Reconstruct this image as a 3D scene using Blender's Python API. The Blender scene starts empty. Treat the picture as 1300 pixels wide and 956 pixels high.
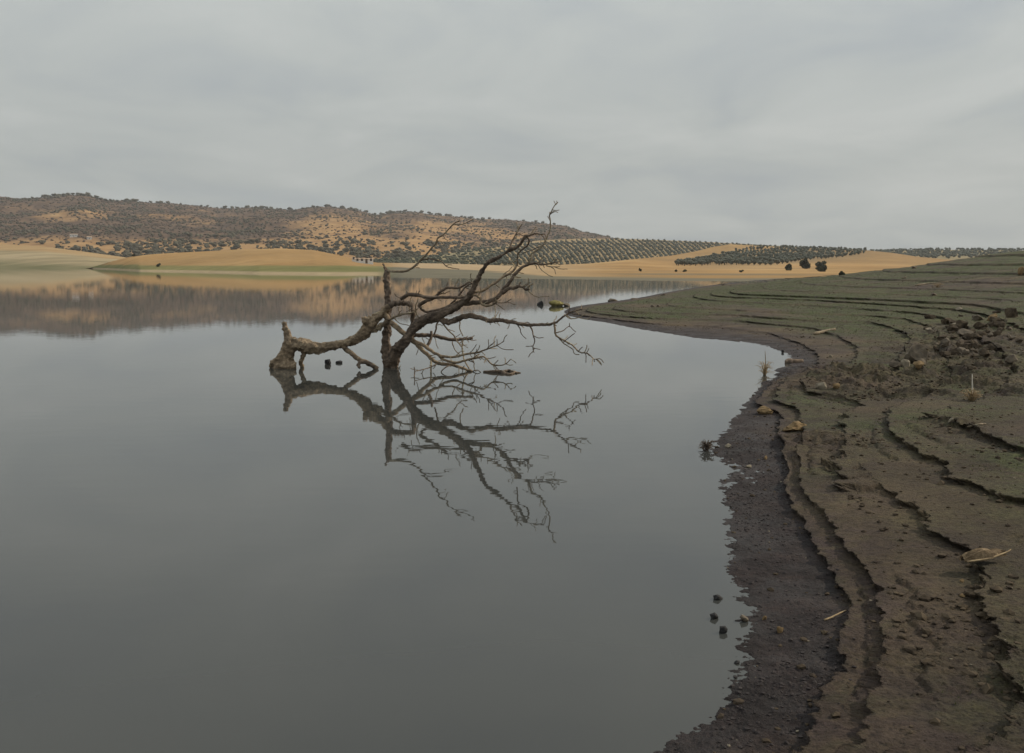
import bpy, bmesh, math, random
import numpy as np
from mathutils import Vector, Matrix

random.seed(7)
rng = np.random.default_rng(11)
scene = bpy.context.scene

# ------------------------------------------------------------------ camera
F = 1264.0            # focal length in photograph pixels (photograph is 1300 wide)
HOR = 336.0           # row of the horizon
CX, CY = 650.0, 433.5 # principal point of the photograph (without its caption band)
CAMH = 2.5
PITCH = math.atan((CY - HOR) / F)
cam_d = bpy.data.cameras.new("camera")
cam = bpy.data.objects.new("camera", cam_d)
scene.collection.objects.link(cam)
cam.location = (0, 0, CAMH)
cam.rotation_euler = (math.pi / 2 - PITCH, 0, 0)
cam_d.sensor_fit = 'HORIZONTAL'
cam_d.sensor_width = 36.0
cam_d.lens = 36.0 * F / 1300.0
cam_d.shift_y = -(478.0 - CY) / 1300.0
cam_d.clip_start = 0.05
cam_d.clip_end = 20000
scene.camera = cam

# ------------------------------------------------------------------ light
SUN_EL, SUN_AZ = math.radians(32), math.radians(70)     # azimuth from +Y towards +X
sun_dir = Vector((math.sin(SUN_AZ) * math.cos(SUN_EL), math.cos(SUN_AZ) * math.cos(SUN_EL), math.sin(SUN_EL)))
sd = bpy.data.lights.new("sun", 'SUN')
sd.energy = 2.9
sd.angle = math.radians(1.5)
sd.color = (1.0, 0.88, 0.70)
sun = bpy.data.objects.new("sun", sd)
scene.collection.objects.link(sun)
sun.rotation_euler = sun_dir.to_track_quat('Z', 'Y').to_euler()

world = bpy.data.worlds.new("World")
scene.world = world
world.use_nodes = True
wn, wl = world.node_tree.nodes, world.node_tree.links
wn.clear()
w_out = wn.new('ShaderNodeOutputWorld')
sky = wn.new('ShaderNodeTexSky'); sky.sky_type = 'NISHITA'; sky.sun_disc = False
sky.sun_elevation = SUN_EL; sky.sun_rotation = SUN_AZ; sky.dust_density = 3.0
bg1 = wn.new('ShaderNodeBackground'); bg1.inputs['Strength'].default_value = 0.05
wl.new(sky.outputs[0], bg1.inputs['Color'])
tc = wn.new('ShaderNodeTexCoord')
sep = wn.new('ShaderNodeSeparateXYZ'); wl.new(tc.outputs['Generated'], sep.inputs[0])
def wmath(op, a, b=None):
    n = wn.new('ShaderNodeMath'); n.operation = op
    for i, v in enumerate((a, b)):
        if v is None: continue
        if isinstance(v, (int, float)): n.inputs[i].default_value = v
        else: wl.new(v, n.inputs[i])
    return n.outputs[0]
zc = wmath('ADD', wmath('ABSOLUTE', sep.outputs['Z']), 0.16)
comb = wn.new('ShaderNodeCombineXYZ')
wl.new(wmath('DIVIDE', sep.outputs['X'], zc), comb.inputs[0])
wl.new(wmath('DIVIDE', sep.outputs['Y'], zc), comb.inputs[1])
mp = wn.new('ShaderNodeMapping'); mp.inputs['Scale'].default_value = (0.95, 0.8, 1.0)
mp.inputs['Rotation'].default_value = (0, 0, 0.35); mp.inputs['Location'].default_value = (3.1, 0.7, 0.2)
wl.new(comb.outputs[0], mp.inputs[0])
nz = wn.new('ShaderNodeTexNoise'); nz.inputs['Scale'].default_value = 1.6
nz.inputs['Detail'].default_value = 7; nz.inputs['Roughness'].default_value = 0.52; nz.inputs['Distortion'].default_value = 0.5
wl.new(mp.outputs[0], nz.inputs['Vector'])
cr = wn.new('ShaderNodeValToRGB')
cr.color_ramp.elements[0].position = 0.30; cr.color_ramp.elements[0].color = (0.412, 0.446, 0.462, 1)
cr.color_ramp.elements[1].position = 0.70; cr.color_ramp.elements[1].color = (0.568, 0.586, 0.566, 1)
e = cr.color_ramp.elements.new(0.5); e.color = (0.494, 0.520, 0.506, 1)
wl.new(nz.outputs['Fac'], cr.inputs[0])
bg2 = wn.new('ShaderNodeBackground'); wl.new(cr.outputs[0], bg2.inputs['Color'])
# an overcast sky is brighter overhead than at the horizon
wl.new(wmath('MULTIPLY', wmath('ADD', wmath('MULTIPLY', wmath('ABSOLUTE', sep.outputs['Z']), 1.5), 1.0), 0.815), bg2.inputs['Strength'])
mx = wn.new('ShaderNodeMixShader'); mx.inputs[0].default_value = 0.9
wl.new(bg1.outputs[0], mx.inputs[1]); wl.new(bg2.outputs[0], mx.inputs[2]); wl.new(mx.outputs[0], w_out.inputs['Surface'])

vs = scene.view_settings
scene.display_settings.display_device = 'sRGB'
vs.view_transform = 'Standard'; vs.look = 'None'; vs.gamma = 1.0; vs.exposure = 0.0
vs.use_curve_mapping = False
scene.render.engine = 'CYCLES'
scene.cycles.use_denoising = True
scene.cycles.max_bounces = 6
scene.cycles.volume_bounces = 0

# ------------------------------------------------------------------ pixel <-> place
CP, SP = math.cos(PITCH), math.sin(PITCH)
def ray(px, py):
    dx = (px - CX) / F; dy = -(py - CY) / F
    return Vector((dx, CP + dy * SP, -SP + dy * CP))
def at_z(px, py, z=0.0):
    d = ray(px, py); t = (z - CAMH) / d.z
    return Vector((d.x * t, d.y * t, z))
def at_y(px, py, Y):
    d = ray(px, py); t = Y / d.y
    return Vector((d.x * t, Y, CAMH + d.z * t))
def project(x, y, z):
    rx, ry, rz = x, y, z - CAMH
    dep = ry * CP - rz * SP; up = ry * SP + rz * CP
    return CX + F * rx / dep, CY - F * up / dep
def polar(px, d):      # a place at horizontal range d in the direction of image column px
    r = ray(px, HOR); n = math.hypot(r.x, r.y)
    return r.x / n * d, r.y / n * d

# ------------------------------------------------------------------ noise
def noise2(x, y, seed=0):
    xi = np.floor(x).astype(np.int64); yi = np.floor(y).astype(np.int64)
    xf = x - xi; yf = y - yi
    def g(ix, iy, fx, fy):
        h = (ix * 374761393 + iy * 668265263 + seed * 1442695041) & 0xffffffff
        h = ((h ^ (h >> 13)) * 1274126177) & 0xffffffff
        a = ((h ^ (h >> 16)) & 0xffff) * (2 * math.pi / 65536.0)
        return np.cos(a) * fx + np.sin(a) * fy
    u = xf * xf * xf * (xf * (xf * 6 - 15) + 10); v = yf * yf * yf * (yf * (yf * 6 - 15) + 10)
    a = g(xi, yi, xf, yf); b = g(xi + 1, yi, xf - 1, yf); c = g(xi, yi + 1, xf, yf - 1); d = g(xi + 1, yi + 1, xf - 1, yf - 1)
    return ((a * (1 - u) + b * u) * (1 - v) + (c * (1 - u) + d * u) * v) * 1.4
def fbm(x, y, f, octv=4, seed=0, gain=0.5):
    s = np.zeros_like(x, dtype=float); a = 1.0
    for i in range(octv):
        s += a * noise2(x * f + 17.3 * i, y * f - 9.1 * i, seed + i); f *= 2.03; a *= gain
    return s
def sstep(a, b, x):
    t = np.clip((x - a) / (b - a), 0, 1); return t * t * (3 - 2 * t)

# ------------------------------------------------------------------ object helpers
COL = scene.collection
def tag(o, label=None, cat=None, group=None, kind=None):
    if label: o['label'] = label
    if cat: o['category'] = cat
    if group: o['group'] = group
    if kind: o['kind'] = kind
    return o
def mesh_np(name, verts, faces, smooth=True):
    """verts (n,3), faces (m,k) with one k"""
    me = bpy.data.meshes.new(name)
    verts = np.asarray(verts, dtype=np.float32); faces = np.asarray(faces, dtype=np.int32)
    k = faces.shape[1]
    me.vertices.add(len(verts)); me.vertices.foreach_set('co', verts.ravel())
    me.loops.add(faces.size); me.loops.foreach_set('vertex_index', faces.ravel())
    me.polygons.add(len(faces))
    me.polygons.foreach_set('loop_start', np.arange(0, faces.size, k, dtype=np.int32))
    me.polygons.foreach_set('use_smooth', np.full(len(faces), smooth))
    me.update(calc_edges=True)
    return me
def link(name, me, mat=None, parent=None):
    o = bpy.data.objects.new(name, me); COL.objects.link(o)
    if mat is not None and me is not None and not me.materials: me.materials.append(mat)
    if parent: o.parent = parent
    return o
def empty(name, loc):
    o = bpy.data.objects.new(name, None); COL.objects.link(o); o.location = loc; o.empty_display_size = 0.2
    return o
def fattr(me, name, arr):
    a = me.attributes.new(name, 'FLOAT', 'POINT'); a.data.foreach_set('value', np.asarray(arr, dtype=np.float32).ravel())

# ------------------------------------------------------------------ materials
class M:
    def __init__(s, name):
        s.m = bpy.data.materials.new(name); s.m.use_nodes = True
        s.n, s.l = s.m.node_tree.nodes, s.m.node_tree.links
        s.b = s.n['Principled BSDF']; s.tc = s.n.new('ShaderNodeTexCoord')
    def noise(s, scale, detail=5, rough=0.55, stretch=None, coord='Object', dist=0.0):
        v = s.tc.outputs[coord]
        if stretch:
            mp = s.n.new('ShaderNodeMapping'); mp.inputs['Scale'].default_value = stretch; s.l.new(v, mp.inputs[0]); v = mp.outputs[0]
        t = s.n.new('ShaderNodeTexNoise'); t.inputs['Scale'].default_value = scale
        t.inputs['Detail'].default_value = detail; t.inputs['Roughness'].default_value = rough; t.inputs['Distortion'].default_value = dist
        s.l.new(v, t.inputs['Vector']); return t.outputs['Fac']
    def ramp(s, fac, stops):
        r = s.n.new('ShaderNodeValToRGB'); el = r.color_ramp.elements
        while len(el) < len(stops): el.new(0.5)
        for e, (p, c) in zip(el, stops):
            e.position = p; e.color = (c, c, c, 1) if isinstance(c, (int, float)) else (*c, 1)
        s.l.new(fac, r.inputs[0]); return r.outputs[0]
    def mix(s, fac, a, b, mode='MIX'):
        n = s.n.new('ShaderNodeMix'); n.data_type = 'RGBA'; n.blend_type = mode
        for sock, v in ((n.inputs[0], fac), (n.inputs[6], a), (n.inputs[7], b)):
            if isinstance(v, (int, float)): sock.default_value = v
            elif isinstance(v, tuple): sock.default_value = (*v, 1)
            else: s.l.new(v, sock)
        return n.outputs[2]
    def math(s, op, a, b=0.0):
        n = s.n.new('ShaderNodeMath'); n.operation = op
        for i, v in enumerate((a, b)):
            if isinstance(v, (int, float)): n.inputs[i].default_value = v
            else: s.l.new(v, n.inputs[i])
        return n.outputs[0]
    def attr(s, name):
        a = s.n.new('ShaderNodeAttribute'); a.attribute_name = name; return a.outputs['Fac']
    def bump(s, h, strength=0.5, dist=0.02, prev=None):
        b = s.n.new('ShaderNodeBump'); b.inputs['Strength'].default_value = strength; b.inputs['Distance'].default_value = dist
        s.l.new(h, b.inputs['Height'])
        if prev is not None: s.l.new(prev, b.inputs['Normal'])
        return b.outputs[0]
    def done(s, color, rough=0.9, normal=None, spec=0.3):
        for sock, v in ((s.b.inputs['Base Color'], color), (s.b.inputs['Roughness'], rough), (s.b.inputs['Specular IOR Level'], spec)):
            if isinstance(v, (int, float)): sock.default_value = v
            elif isinstance(v, tuple): sock.default_value = (*v, 1)
            else: s.l.new(v, sock)
        if normal is not None: s.l.new(normal, s.b.inputs['Normal'])
        return s.m

def simple(name, c0, c1, scale=4.0, rough=0.9, bump=0.0, bscale=20.0, bdist=0.01, spec=0.25):
    m = M(name)
    c = m.ramp(m.noise(scale), [(0.3, c0), (0.7, c1)])
    nrm = m.bump(m.noise(bscale, 6), bump, bdist) if bump else None
    return m.done(c, rough, nrm, spec)

def mat_water():
    m = M('murky_water')
    # two sizes of very low ripple, longer across the view than along it
    h1 = m.noise(1.0, 2, 0.5, (1.1, 2.6, 1))
    h2 = m.noise(1.0, 2, 0.5, (5.0, 9.0, 1))
    big = m.ramp(m.noise(0.03, 3, 0.5, (0.5, 1.6, 1)), [(0.45, 0.12), (0.62, 1.0)])
    h = m.math('ADD', m.math('MULTIPLY', h1, 0.0012), m.math('MULTIPLY', m.math('MULTIPLY', h2, big), 0.00030))
    nrm = m.bump(h, 1.0, 1.0)
    col = m.ramp(m.noise(0.25, 3), [(0.3, (0.039, 0.041, 0.039)), (0.7, (0.049, 0.050, 0.046))])
    m.b.inputs['IOR'].default_value = 1.333
    return m.done(col, 0.015, nrm, 0.5)

def mat_bank():
    m = M('terraced_mud')
    big = m.noise(0.35, 5, 0.6); mid = m.noise(2.6, 6, 0.62); fine = m.noise(17, 7, 0.68); grit = m.noise(80, 4, 0.7)
    tint = m.noise(4.5, 5, 0.65, dist=0.4); clump = m.noise(34, 5, 0.7)
    dry = m.ramp(mid, [(0.25, (0.042, 0.031, 0.026)), (0.5, (0.076, 0.055, 0.041)), (0.75, (0.120, 0.088, 0.058))])
    dry = m.mix(m.ramp(tint, [(0.40, 0.75), (0.55, 0.0)]), dry, (0.062, 0.043, 0.043))
    dry = m.mix(m.ramp(tint, [(0.54, 0.0), (0.68, 0.6)]), dry, (0.068, 0.064, 0.036))
    dry = m.mix(m.ramp(big, [(0.42, 0.0), (0.65, 0.6)]), dry, (0.130, 0.094, 0.052))
    grn = m.ramp(fine, [(0.3, (0.030, 0.041, 0.015)), (0.7, (0.084, 0.097, 0.034))])
    gfac = m.math('MULTIPLY', m.attr('green'), m.ramp(m.noise(2.2, 7, 0.75), [(0.36, 0.0), (0.54, 1.0)]))
    c = m.mix(gfac, dry, grn)
    wetc = m.ramp(mid, [(0.3, (0.021, 0.016, 0.017)), (0.55, (0.037, 0.027, 0.027)), (0.8, (0.062, 0.041, 0.036))])
    c = m.mix(m.attr('wet'), c, wetc)
    c = m.mix(1.0, c, m.ramp(fine, [(0.25, 0.48), (0.5, 0.90), (0.8, 1.28)]), 'MULTIPLY')
    c = m.mix(m.ramp(clump, [(0.30, 0.85), (0.45, 0.0)]), c, (0.016, 0.013, 0.012))
    c = m.mix(1.0, c, m.ramp(m.noise(1.1, 6, 0.7), [(0.3, 0.62), (0.5, 1.0), (0.72, 1.38)]), 'MULTIPLY')
    c = m.mix(m.ramp(grit, [(0.70, 0.0), (0.78, 0.5)]), c, (0.16, 0.13, 0.095))
    rough = m.mix(m.attr('wet'), (0.95, 0.95, 0.95), m.ramp(m.noise(1.6, 5, 0.6), [(0.40, 0.60), (0.60, 0.92)]))
    nrm = m.bump(fine, 0.8, 0.04); nrm = m.bump(clump, 0.8, 0.02, nrm); nrm = m.bump(grit, 0.6, 0.006, nrm)
    return m.done(c, rough, nrm, 0.25)

def mat_farshore():
    m = M('dry_shore_and_field')
    n1 = m.noise(0.012, 5, 0.6, (1, 0.6, 1)); n2 = m.noise(0.15, 5, 0.65); n3 = m.noise(0.0035, 4, 0.6, (1, 0.5, 1))
    tan = m.ramp(n1, [(0.3, (0.265, 0.150, 0.058)), (0.5, (0.385, 0.228, 0.090)), (0.7, (0.470, 0.310, 0.145))])
    tan = m.mix(m.ramp(n3, [(0.44, 0.8), (0.55, 0.0)]), tan, (0.270, 0.168, 0.072))
    low = m.ramp(n1, [(0.35, (0.130, 0.130, 0.045)), (0.6, (0.210, 0.185, 0.075))])
    grey = m.ramp(n1, [(0.35, (0.125, 0.115, 0.085)), (0.6, (0.165, 0.145, 0.100))])
    low = m.mix(m.attr('grey'), low, grey)
    c = m.mix(m.attr('low'), tan, low)
    c = m.mix(m.attr('sand'), c, (0.40, 0.30, 0.19))
    c = m.mix(1.0, c, m.ramp(n2, [(0.25, 0.78), (0.75, 1.15)]), 'MULTIPLY')
    return m.done(c, 1.0, None, 0.1)

def mat_ridge():
    m = M('scrub_ridge')
    n1 = m.noise(0.0048, 6, 0.62, (1, 1, 2)); n2 = m.noise(0.03, 6, 0.65)
    tan = m.ramp(n2, [(0.3, (0.255, 0.140, 0.060)), (0.7, (0.425, 0.262, 0.120))])
    scr = m.ramp(n2, [(0.3, (0.066, 0.043, 0.031)), (0.7, (0.165, 0.104, 0.065))])
    f = m.math('ADD', m.math('MULTIPLY', n1, 1.0), m.math('MULTIPLY', m.attr('tan'), 0.42))
    f = m.math('ADD', f, m.math('MULTIPLY', n2, 0.22))
    c = m.mix(m.ramp(f, [(0.70, 0.0), (0.92, 1.0)]), scr, tan)
    return m.done(c, 1.0, m.bump(n2, 0.6, 6.0), 0.1)

def mat_pale():
    m = M('pale_bank_soil')
    n1 = m.noise(0.016, 5, 0.6, (0.6, 3, 4))
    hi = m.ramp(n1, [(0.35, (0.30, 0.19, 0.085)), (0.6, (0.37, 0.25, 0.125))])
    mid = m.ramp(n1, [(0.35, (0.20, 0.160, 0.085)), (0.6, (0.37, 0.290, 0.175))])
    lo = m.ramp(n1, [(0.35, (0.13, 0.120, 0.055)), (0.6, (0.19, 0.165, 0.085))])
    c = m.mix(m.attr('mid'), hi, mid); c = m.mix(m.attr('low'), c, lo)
    return m.done(c, 1.0, None, 0.1)

def mat_bark(name, dark, lightc, sc=1.0):
    m = M(name)
    b1 = m.noise(9 * sc, 7, 0.7, (1, 1, 1), dist=0.6); b2 = m.noise(45 * sc, 5, 0.65)
    big = m.noise(1.4, 3)
    c = m.ramp(b1, [(0.28, tuple(x * 0.45 for x in dark)), (0.48, dark), (0.7, lightc)])
    c = m.mix(m.ramp(big, [(0.4, 0.0), (0.7, 0.5)]), c, tuple(x * 0.8 for x in lightc))
    c = m.mix(m.ramp(m.noise(4.5, 5, 0.7, (1, 1, 2.2)), [(0.56, 0.0), (0.66, 0.55)]), c, tuple(min(0.5, x * 1.35 + 0.02) for x in lightc))
    n = m.bump(b1, 0.9, 0.035); n = m.bump(b2, 0.6, 0.008, n)
    return m.done(c, 0.95, n, 0.2)

WATER, BANK, FARSHORE, RIDGE, PALE = mat_water(), mat_bank(), mat_farshore(), mat_ridge(), mat_pale()
BARK = mat_bark('weathered_bark', (0.150, 0.112, 0.078), (0.400, 0.300, 0.195))
BARKD = mat_bark('dark_bark', (0.098, 0.075, 0.060), (0.245, 0.182, 0.132))
PALEWOOD = mat_bark('bleached_wood', (0.200, 0.158, 0.108), (0.420, 0.340, 0.240), 2.0)
STONE_G = simple('grey_stone', (0.075, 0.061, 0.048), (0.185, 0.147, 0.105), 7, 0.9, 0.6, 30, 0.01)
STONE_Y = simple('ochre_stone', (0.13, 0.085, 0.042), (0.23, 0.155, 0.075), 9, 0.9, 0.6, 30, 0.01)
STONE_P = simple('pale_stone', (0.15, 0.125, 0.09), (0.27, 0.23, 0.17), 9, 0.9, 0.4, 40, 0.006)
STONE_D = simple('wet_dark_stone', (0.016, 0.016, 0.018), (0.045, 0.042, 0.040), 12, 0.8, 0.6, 30, 0.01, 0.15)
CLOD = simple('dry_clod', (0.038, 0.029, 0.023), (0.100, 0.076, 0.050), 9, 1.0, 0.7, 35, 0.012, 0.1)
MUDC = simple('wet_mud_crumb', (0.018, 0.015, 0.016), (0.050, 0.040, 0.038), 12, 0.8, 0.5, 40, 0.005, 0.2)
STRAW = simple('dry_straw', (0.22, 0.155, 0.085), (0.40, 0.30, 0.18), 30)
DRIFT = mat_bark('driftwood_bark', (0.150, 0.105, 0.062), (0.330, 0.240, 0.145), 1.5)
WHITESTALK = simple('bleached_stalk', (0.50, 0.46, 0.40), (0.62, 0.58, 0.52), 30)
MOSS = simple('algae_rock', (0.14, 0.125, 0.045), (0.27, 0.225, 0.085), 3, 0.9, 0.5, 12, 0.03)
GRASS = simple('green_sprouts', (0.045, 0.055, 0.022), (0.125, 0.125, 0.050), 1.5, 0.9)
RIDGEOAK = simple('ridge_oak_foliage', (0.055, 0.051, 0.034), (0.130, 0.112, 0.072), 0.02, 0.95)
OLIVE = simple('olive_foliage', (0.055, 0.060, 0.046), (0.125, 0.127, 0.095), 0.5, 0.95)
OAK = simple('oak_foliage', (0.038, 0.043, 0.027), (0.098, 0.098, 0.060), 0.3, 0.95)
SHRUB = simple('scrub_foliage', (0.062, 0.047, 0.035), (0.135, 0.096, 0.064), 0.8, 0.95)
WHITEWALL = simple('white_wall', (0.66, 0.65, 0.62), (0.76, 0.75, 0.72), 0.4)
TILE = simple('clay_roof', (0.30, 0.20, 0.14), (0.42, 0.31, 0.22), 1.5)
DARKPANE = simple('dark_window', (0.03, 0.03, 0.035), (0.05, 0.05, 0.055), 3, 0.3)

# ================================================================== SETTING: water
wv = [(-3600, -300, 0), (3600, -300, 0), (3600, 3600, 0), (-3600, 3600, 0)]
water = link('water', mesh_np('water', wv, [(0, 1, 2, 3)], False), WATER); tag(water, kind='structure')

# ================================================================== SETTING: terraced bank
LV = np.array([0.0, 0.08, 0.15, 0.23, 0.31, 0.40, 0.50, 0.62, 0.82, 1.1, 1.5, 2.0, 2.6, 3.4, 4.4, 6.0])
shore_front = [(830, 956), (868, 925), (905, 893), (930, 868), (945, 850), (946, 820), (942, 790), (941, 766), (935, 744), (929, 725), (926, 700), (923, 660), (920, 630), (920, 615), (928, 598),
               (918, 584), (902, 573), (908, 560), (925, 544), (931, 532), (938, 520), (953, 505), (962, 492), (974, 483), (990, 473), (1006, 464), (1009, 459), (1004, 452), (990, 445), (966, 437), (930, 433), (884, 429),
               (825, 420), (766, 409), (740, 405), (722, 401)]
shore_back = [(716, 396), (722, 391), (733, 388.5), (768, 384), (811, 378), (852, 370), (903, 362), (925, 359.5), (950, 357)]
ledges = [
    (0.08, [(1050, 956), (1070, 900), (1080, 863), (1083, 834), (1085, 802), (1087, 770), (1077, 741), (1064, 715), (1048, 689), (1030, 668), (1018, 645), (1011, 620), (1006, 590), (1004, 570)]),
    (0.15, [(1105, 956), (1125, 890), (1131, 853), (1137, 833), (1137, 808), (1133, 783), (1127, 758), (1120, 740), (1108, 722), (1090, 690), (1066, 664), (1045, 645), (1033, 630), (1021, 605), (1016, 585), (1020, 570)]),
    (0.23, [(1310, 900), (1298, 855), (1293, 830), (1288, 806), (1280, 783), (1269, 756), (1257, 732), (1245, 718), (1235, 703), (1224, 690), (1207, 678), (1192, 664), (1173, 650), (1145, 630), (1112, 608), (1090, 590), (1078, 575), (1082, 560)]),
    (0.31, [(1340, 640), (1299, 632), (1279, 629), (1260, 621), (1240, 613), (1220, 601), (1202, 589), (1186, 578), (1170, 570), (1159, 563), (1147, 554), (1138, 541)]),
    (0.40, [(1340, 580), (1293, 564), (1261, 552), (1238, 544), (1220, 535), (1200, 530), (1183, 528)]),
    (0.62, [(950, 373), (1017, 375.5), (1111, 379), (1192, 383), (1246, 386), (1273, 391), (1297, 395), (1330, 402)]),
    (0.50, [(950, 377), (1031, 380), (1101, 384), (1179, 389), (1219, 392), (1254, 398), (1262, 400), (1290, 410)]),
    (0.40, [(950, 383), (1031, 387), (1111, 392), (1165, 396), (1200, 402), (1224, 410), (1245, 425)]),
    (0.31, [(950, 393.5), (1004, 396), (1058, 397.6), (1111, 400), (1152, 404), (1179, 411), (1195, 420), (1200, 440)]),
    (0.23, [(950, 400), (1004, 404), (1063, 407.7), (1098, 407), (1117, 410), (1138, 415), (1154, 422), (1163, 430), (1150, 450)]),
    (0.15, [(950, 407), (985, 411), (1031, 415), (1063, 424), (1079, 433), (1095, 441), (1090, 455)]),
    (0.08, [(880, 412), (920, 415), (950, 419), (977, 422), (1004, 430), (1031, 441), (1043, 449), (1044, 457), (1030, 470)]),
    (0.08, [(985, 520), (996, 521), (1001.5, 527), (998.6, 535.7), (994, 545)]),
    (0.15, [(994, 510), (1006, 511.5), (1016, 518), (1020, 530)]),
    (0.23, [(1056, 499), (1069, 501), (1083, 508), (1098, 515)]),
    (0.22, [(1019, 483), (1042, 481.5), (1072, 480), (1086, 481.5), (1116, 487)]),
]
crest = [(950, 360.5), (1017, 354.6), (1063, 348), (1111, 344), (1160, 338), (1214, 330), (1259, 323.6), (1300, 319), (1400, 312), (1600, 303), (1900, 296)]

def resample(pl, step):
    pl = np.array(pl, float); seg = np.hypot(*np.diff(pl, axis=0).T); s = np.r_[0, np.cumsum(seg)]
    n = max(2, int(s[-1] / step) + 1); q = np.linspace(0, s[-1], n)
    return np.c_[np.interp(q, s, pl[:, 0]), np.interp(q, s, pl[:, 1])]
ctrl = []   # x, y, height
for pl in (shore_front, shore_back):
    for a, b in resample(pl, 12):
        p = at_z(a, b, 0); ctrl.append((p.x, p.y, 0.0))
for z, pl in ledges:
    for a, b in resample(pl, 16):
        p = at_z(a, b, z); ctrl.append((p.x, p.y, z))
for a, b in resample(crest, 45):
    for d, dz in ((112.0, 0.0), (150.0, -0.5), (230.0, -1.6)):
        z = CAMH - (b - HOR) * 112.0 / F + dz; x, y = polar(a, d); ctrl.append((x, y, z))
for a, b, z in [(600, 900, -.5), (300, 867, -.8), (0, 867, -.9), (820, 840, -.16), (850, 800, -.16), (880, 760, -.10), (870, 700, -.14), (860, 640, -.2), (860, 590, -.18), (870, 545, -.2), (890, 500, -.25), (930, 455, -.2),
                (800, 440, -.4), (700, 430, -.5), (650, 500, -.8), (600, 600, -.7), (700, 700, -.45), (760, 560, -.5), (650, 400, -.6), (640, 380, -.6), (700, 384, -.25), (740, 374, -.35), (800, 367, -.3), (860, 359, -.25), (700, 358, -.6), (500, 430, -.9), (300, 500, -1), (200, 380, -1), (500, 365, -1)]:
    p = at_z(a, b, 0); ctrl.append((p.x, p.y, z))
ctrl += [(0, 0.3, .8), (1.2, 1.2, .7), (3, 3, .55), (-1.5, .3, .62), (0.6, 2.6, .36), (1.6, 3.4, .30), (0.1, 4.0, 0.05), (-1.5, 3.0, .03), (-4, 1.6, 0.0), (-9, 0.5, 0), (-3, 5, -.3), (-8, 5, -.6), (6, 5, .60), (9, 9, .72), (14, 14, .85), (25, 25, 1.0), (45, 45, 2.6), (80, 70, 4.2), (120, 80, 6.0), (4.5, 6.2, .42)]
ctrl = np.array(ctrl)
def uv(x, y):
    return np.degrees(np.arctan2(x, y)) / 9.0, np.log(np.hypot(x, y)) * 2.6
cu, cv = uv(ctrl[:, 0], ctrl[:, 1])
def phi(r2): return 0.5 * r2 * np.log(r2 + 1e-9)
n = len(ctrl)
K = phi((cu[:, None] - cu) ** 2 + (cv[:, None] - cv) ** 2) + np.eye(n) * 0.002
P = np.c_[np.ones(n), cu, cv]
A = np.block([[K, P], [P.T, np.zeros((3, 3))]])
sol = np.linalg.solve(A, np.r_[ctrl[:, 2], 0, 0, 0])
def rbf(x, y):
    u, v = uv(x, y); sh = u.shape; u = u.ravel(); v = v.ravel(); out = np.empty_like(u)
    for i in range(0, len(u), 20000):
        a, b = u[i:i + 20000], v[i:i + 20000]
        out[i:i + 20000] = phi((a[:, None] - cu) ** 2 + (b[:, None] - cv) ** 2) @ sol[:n] + sol[n] + sol[n + 1] * a + sol[n + 2] * b
    return out.reshape(sh)
az = np.radians(np.concatenate([np.arange(-50, -3, 0.8), np.arange(-3, 8, 0.09), np.arange(8, 29.5, 0.042), np.arange(29.5, 58, 0.35)]))
dy = np.concatenate([np.geomspace(2600, 640, 60)[:-1], np.arange(640, 190, -1.05), np.arange(190, 60, -0.45), np.arange(60, 18, -0.2)])
rr = np.concatenate([CAMH * F / dy, np.linspace(180, 260, 14)])
# evaluate the smooth shape on every third line, then interpolate
azc = np.unique(np.r_[az[::3], az[-1]]); rc = np.unique(np.r_[rr[::3], rr[-1]])
Rc, Ac = np.meshgrid(rc, azc, indexing='ij')
Hc = rbf(Rc * np.sin(Ac), Rc * np.cos(Ac))
T = np.array([np.interp(rr, rc, Hc[:, j]) for j in range(len(azc))]).T
H = np.array([np.interp(az, azc, T[i]) for i in range(len(rr))])
R, AZ = np.meshgrid(rr, az, indexing='ij')
X, Y = R * np.sin(AZ), R * np.cos(AZ)
gr = np.gradient(H, axis=0) / np.gradient(R, axis=0); ga = np.gradient(H, axis=1) / (R * np.gradient(AZ, axis=1))
slope = np.hypot(gr, ga)
fade = 1 / (1 + R / 60.0)
Hn = H + (0.008 * fbm(X, Y, 0.7, 3, 1) + 0.009 * fbm(X, Y, 2.6, 3, 5) + 0.009 * np.exp(-R / 14) * fbm(X, Y, 9.0, 3, 6, 0.6)) * np.clip(slope / 0.10, 0.25, 1.6) * np.sqrt(fade)
DR = 0.9 * np.gradient(R, axis=0)
def terrace(h, slope, R):
    k = np.clip(np.searchsorted(LV, h, side='right') - 1, 0, len(LV) - 2)
    lo, hi = LV[k], LV[k + 1]; gap = hi - lo
    f = (h - lo) / gap
    w = np.clip(np.maximum(0.028 * np.sqrt(1 + R / 6), DR) * slope / gap, 0.03, 0.35)
    a = np.where(hi > 0.7, 0.72, np.where(lo < 0.05, 0.40, 0.30 - 0.20 * sstep(14, 30, R)))
    st = sstep(0, 1, (f - (1 - w)) / w)
    z = lo + gap * (a * np.clip(f / (1 - w), 0, 1) + (1 - a) * st)
    return np.where(h > 0, z, h), st, np.where(h > 0, f, 0)
Z, ST, FR = terrace(Hn, slope, R)
_k = np.clip(np.searchsorted(LV, Hn, side='right') - 1, 0, len(LV) - 2); _gap = LV[_k + 1] - LV[_k]
_nsub = np.where(_gap > 0.19, 4.0, 2.0); _sub = (FR * _nsub) % 1.0
_brk = sstep(0.05, 0.45, fbm(X, Y, 0.45, 3, 123)) * (Hn > 0.085) * (FR < 0.93)
Z = Z + _brk * np.minimum(0.022 * np.sqrt(1 + R / 10), 0.40 * _gap / _nsub * 2) * (sstep(0.86, 1.0, _sub) - _sub)
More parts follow.
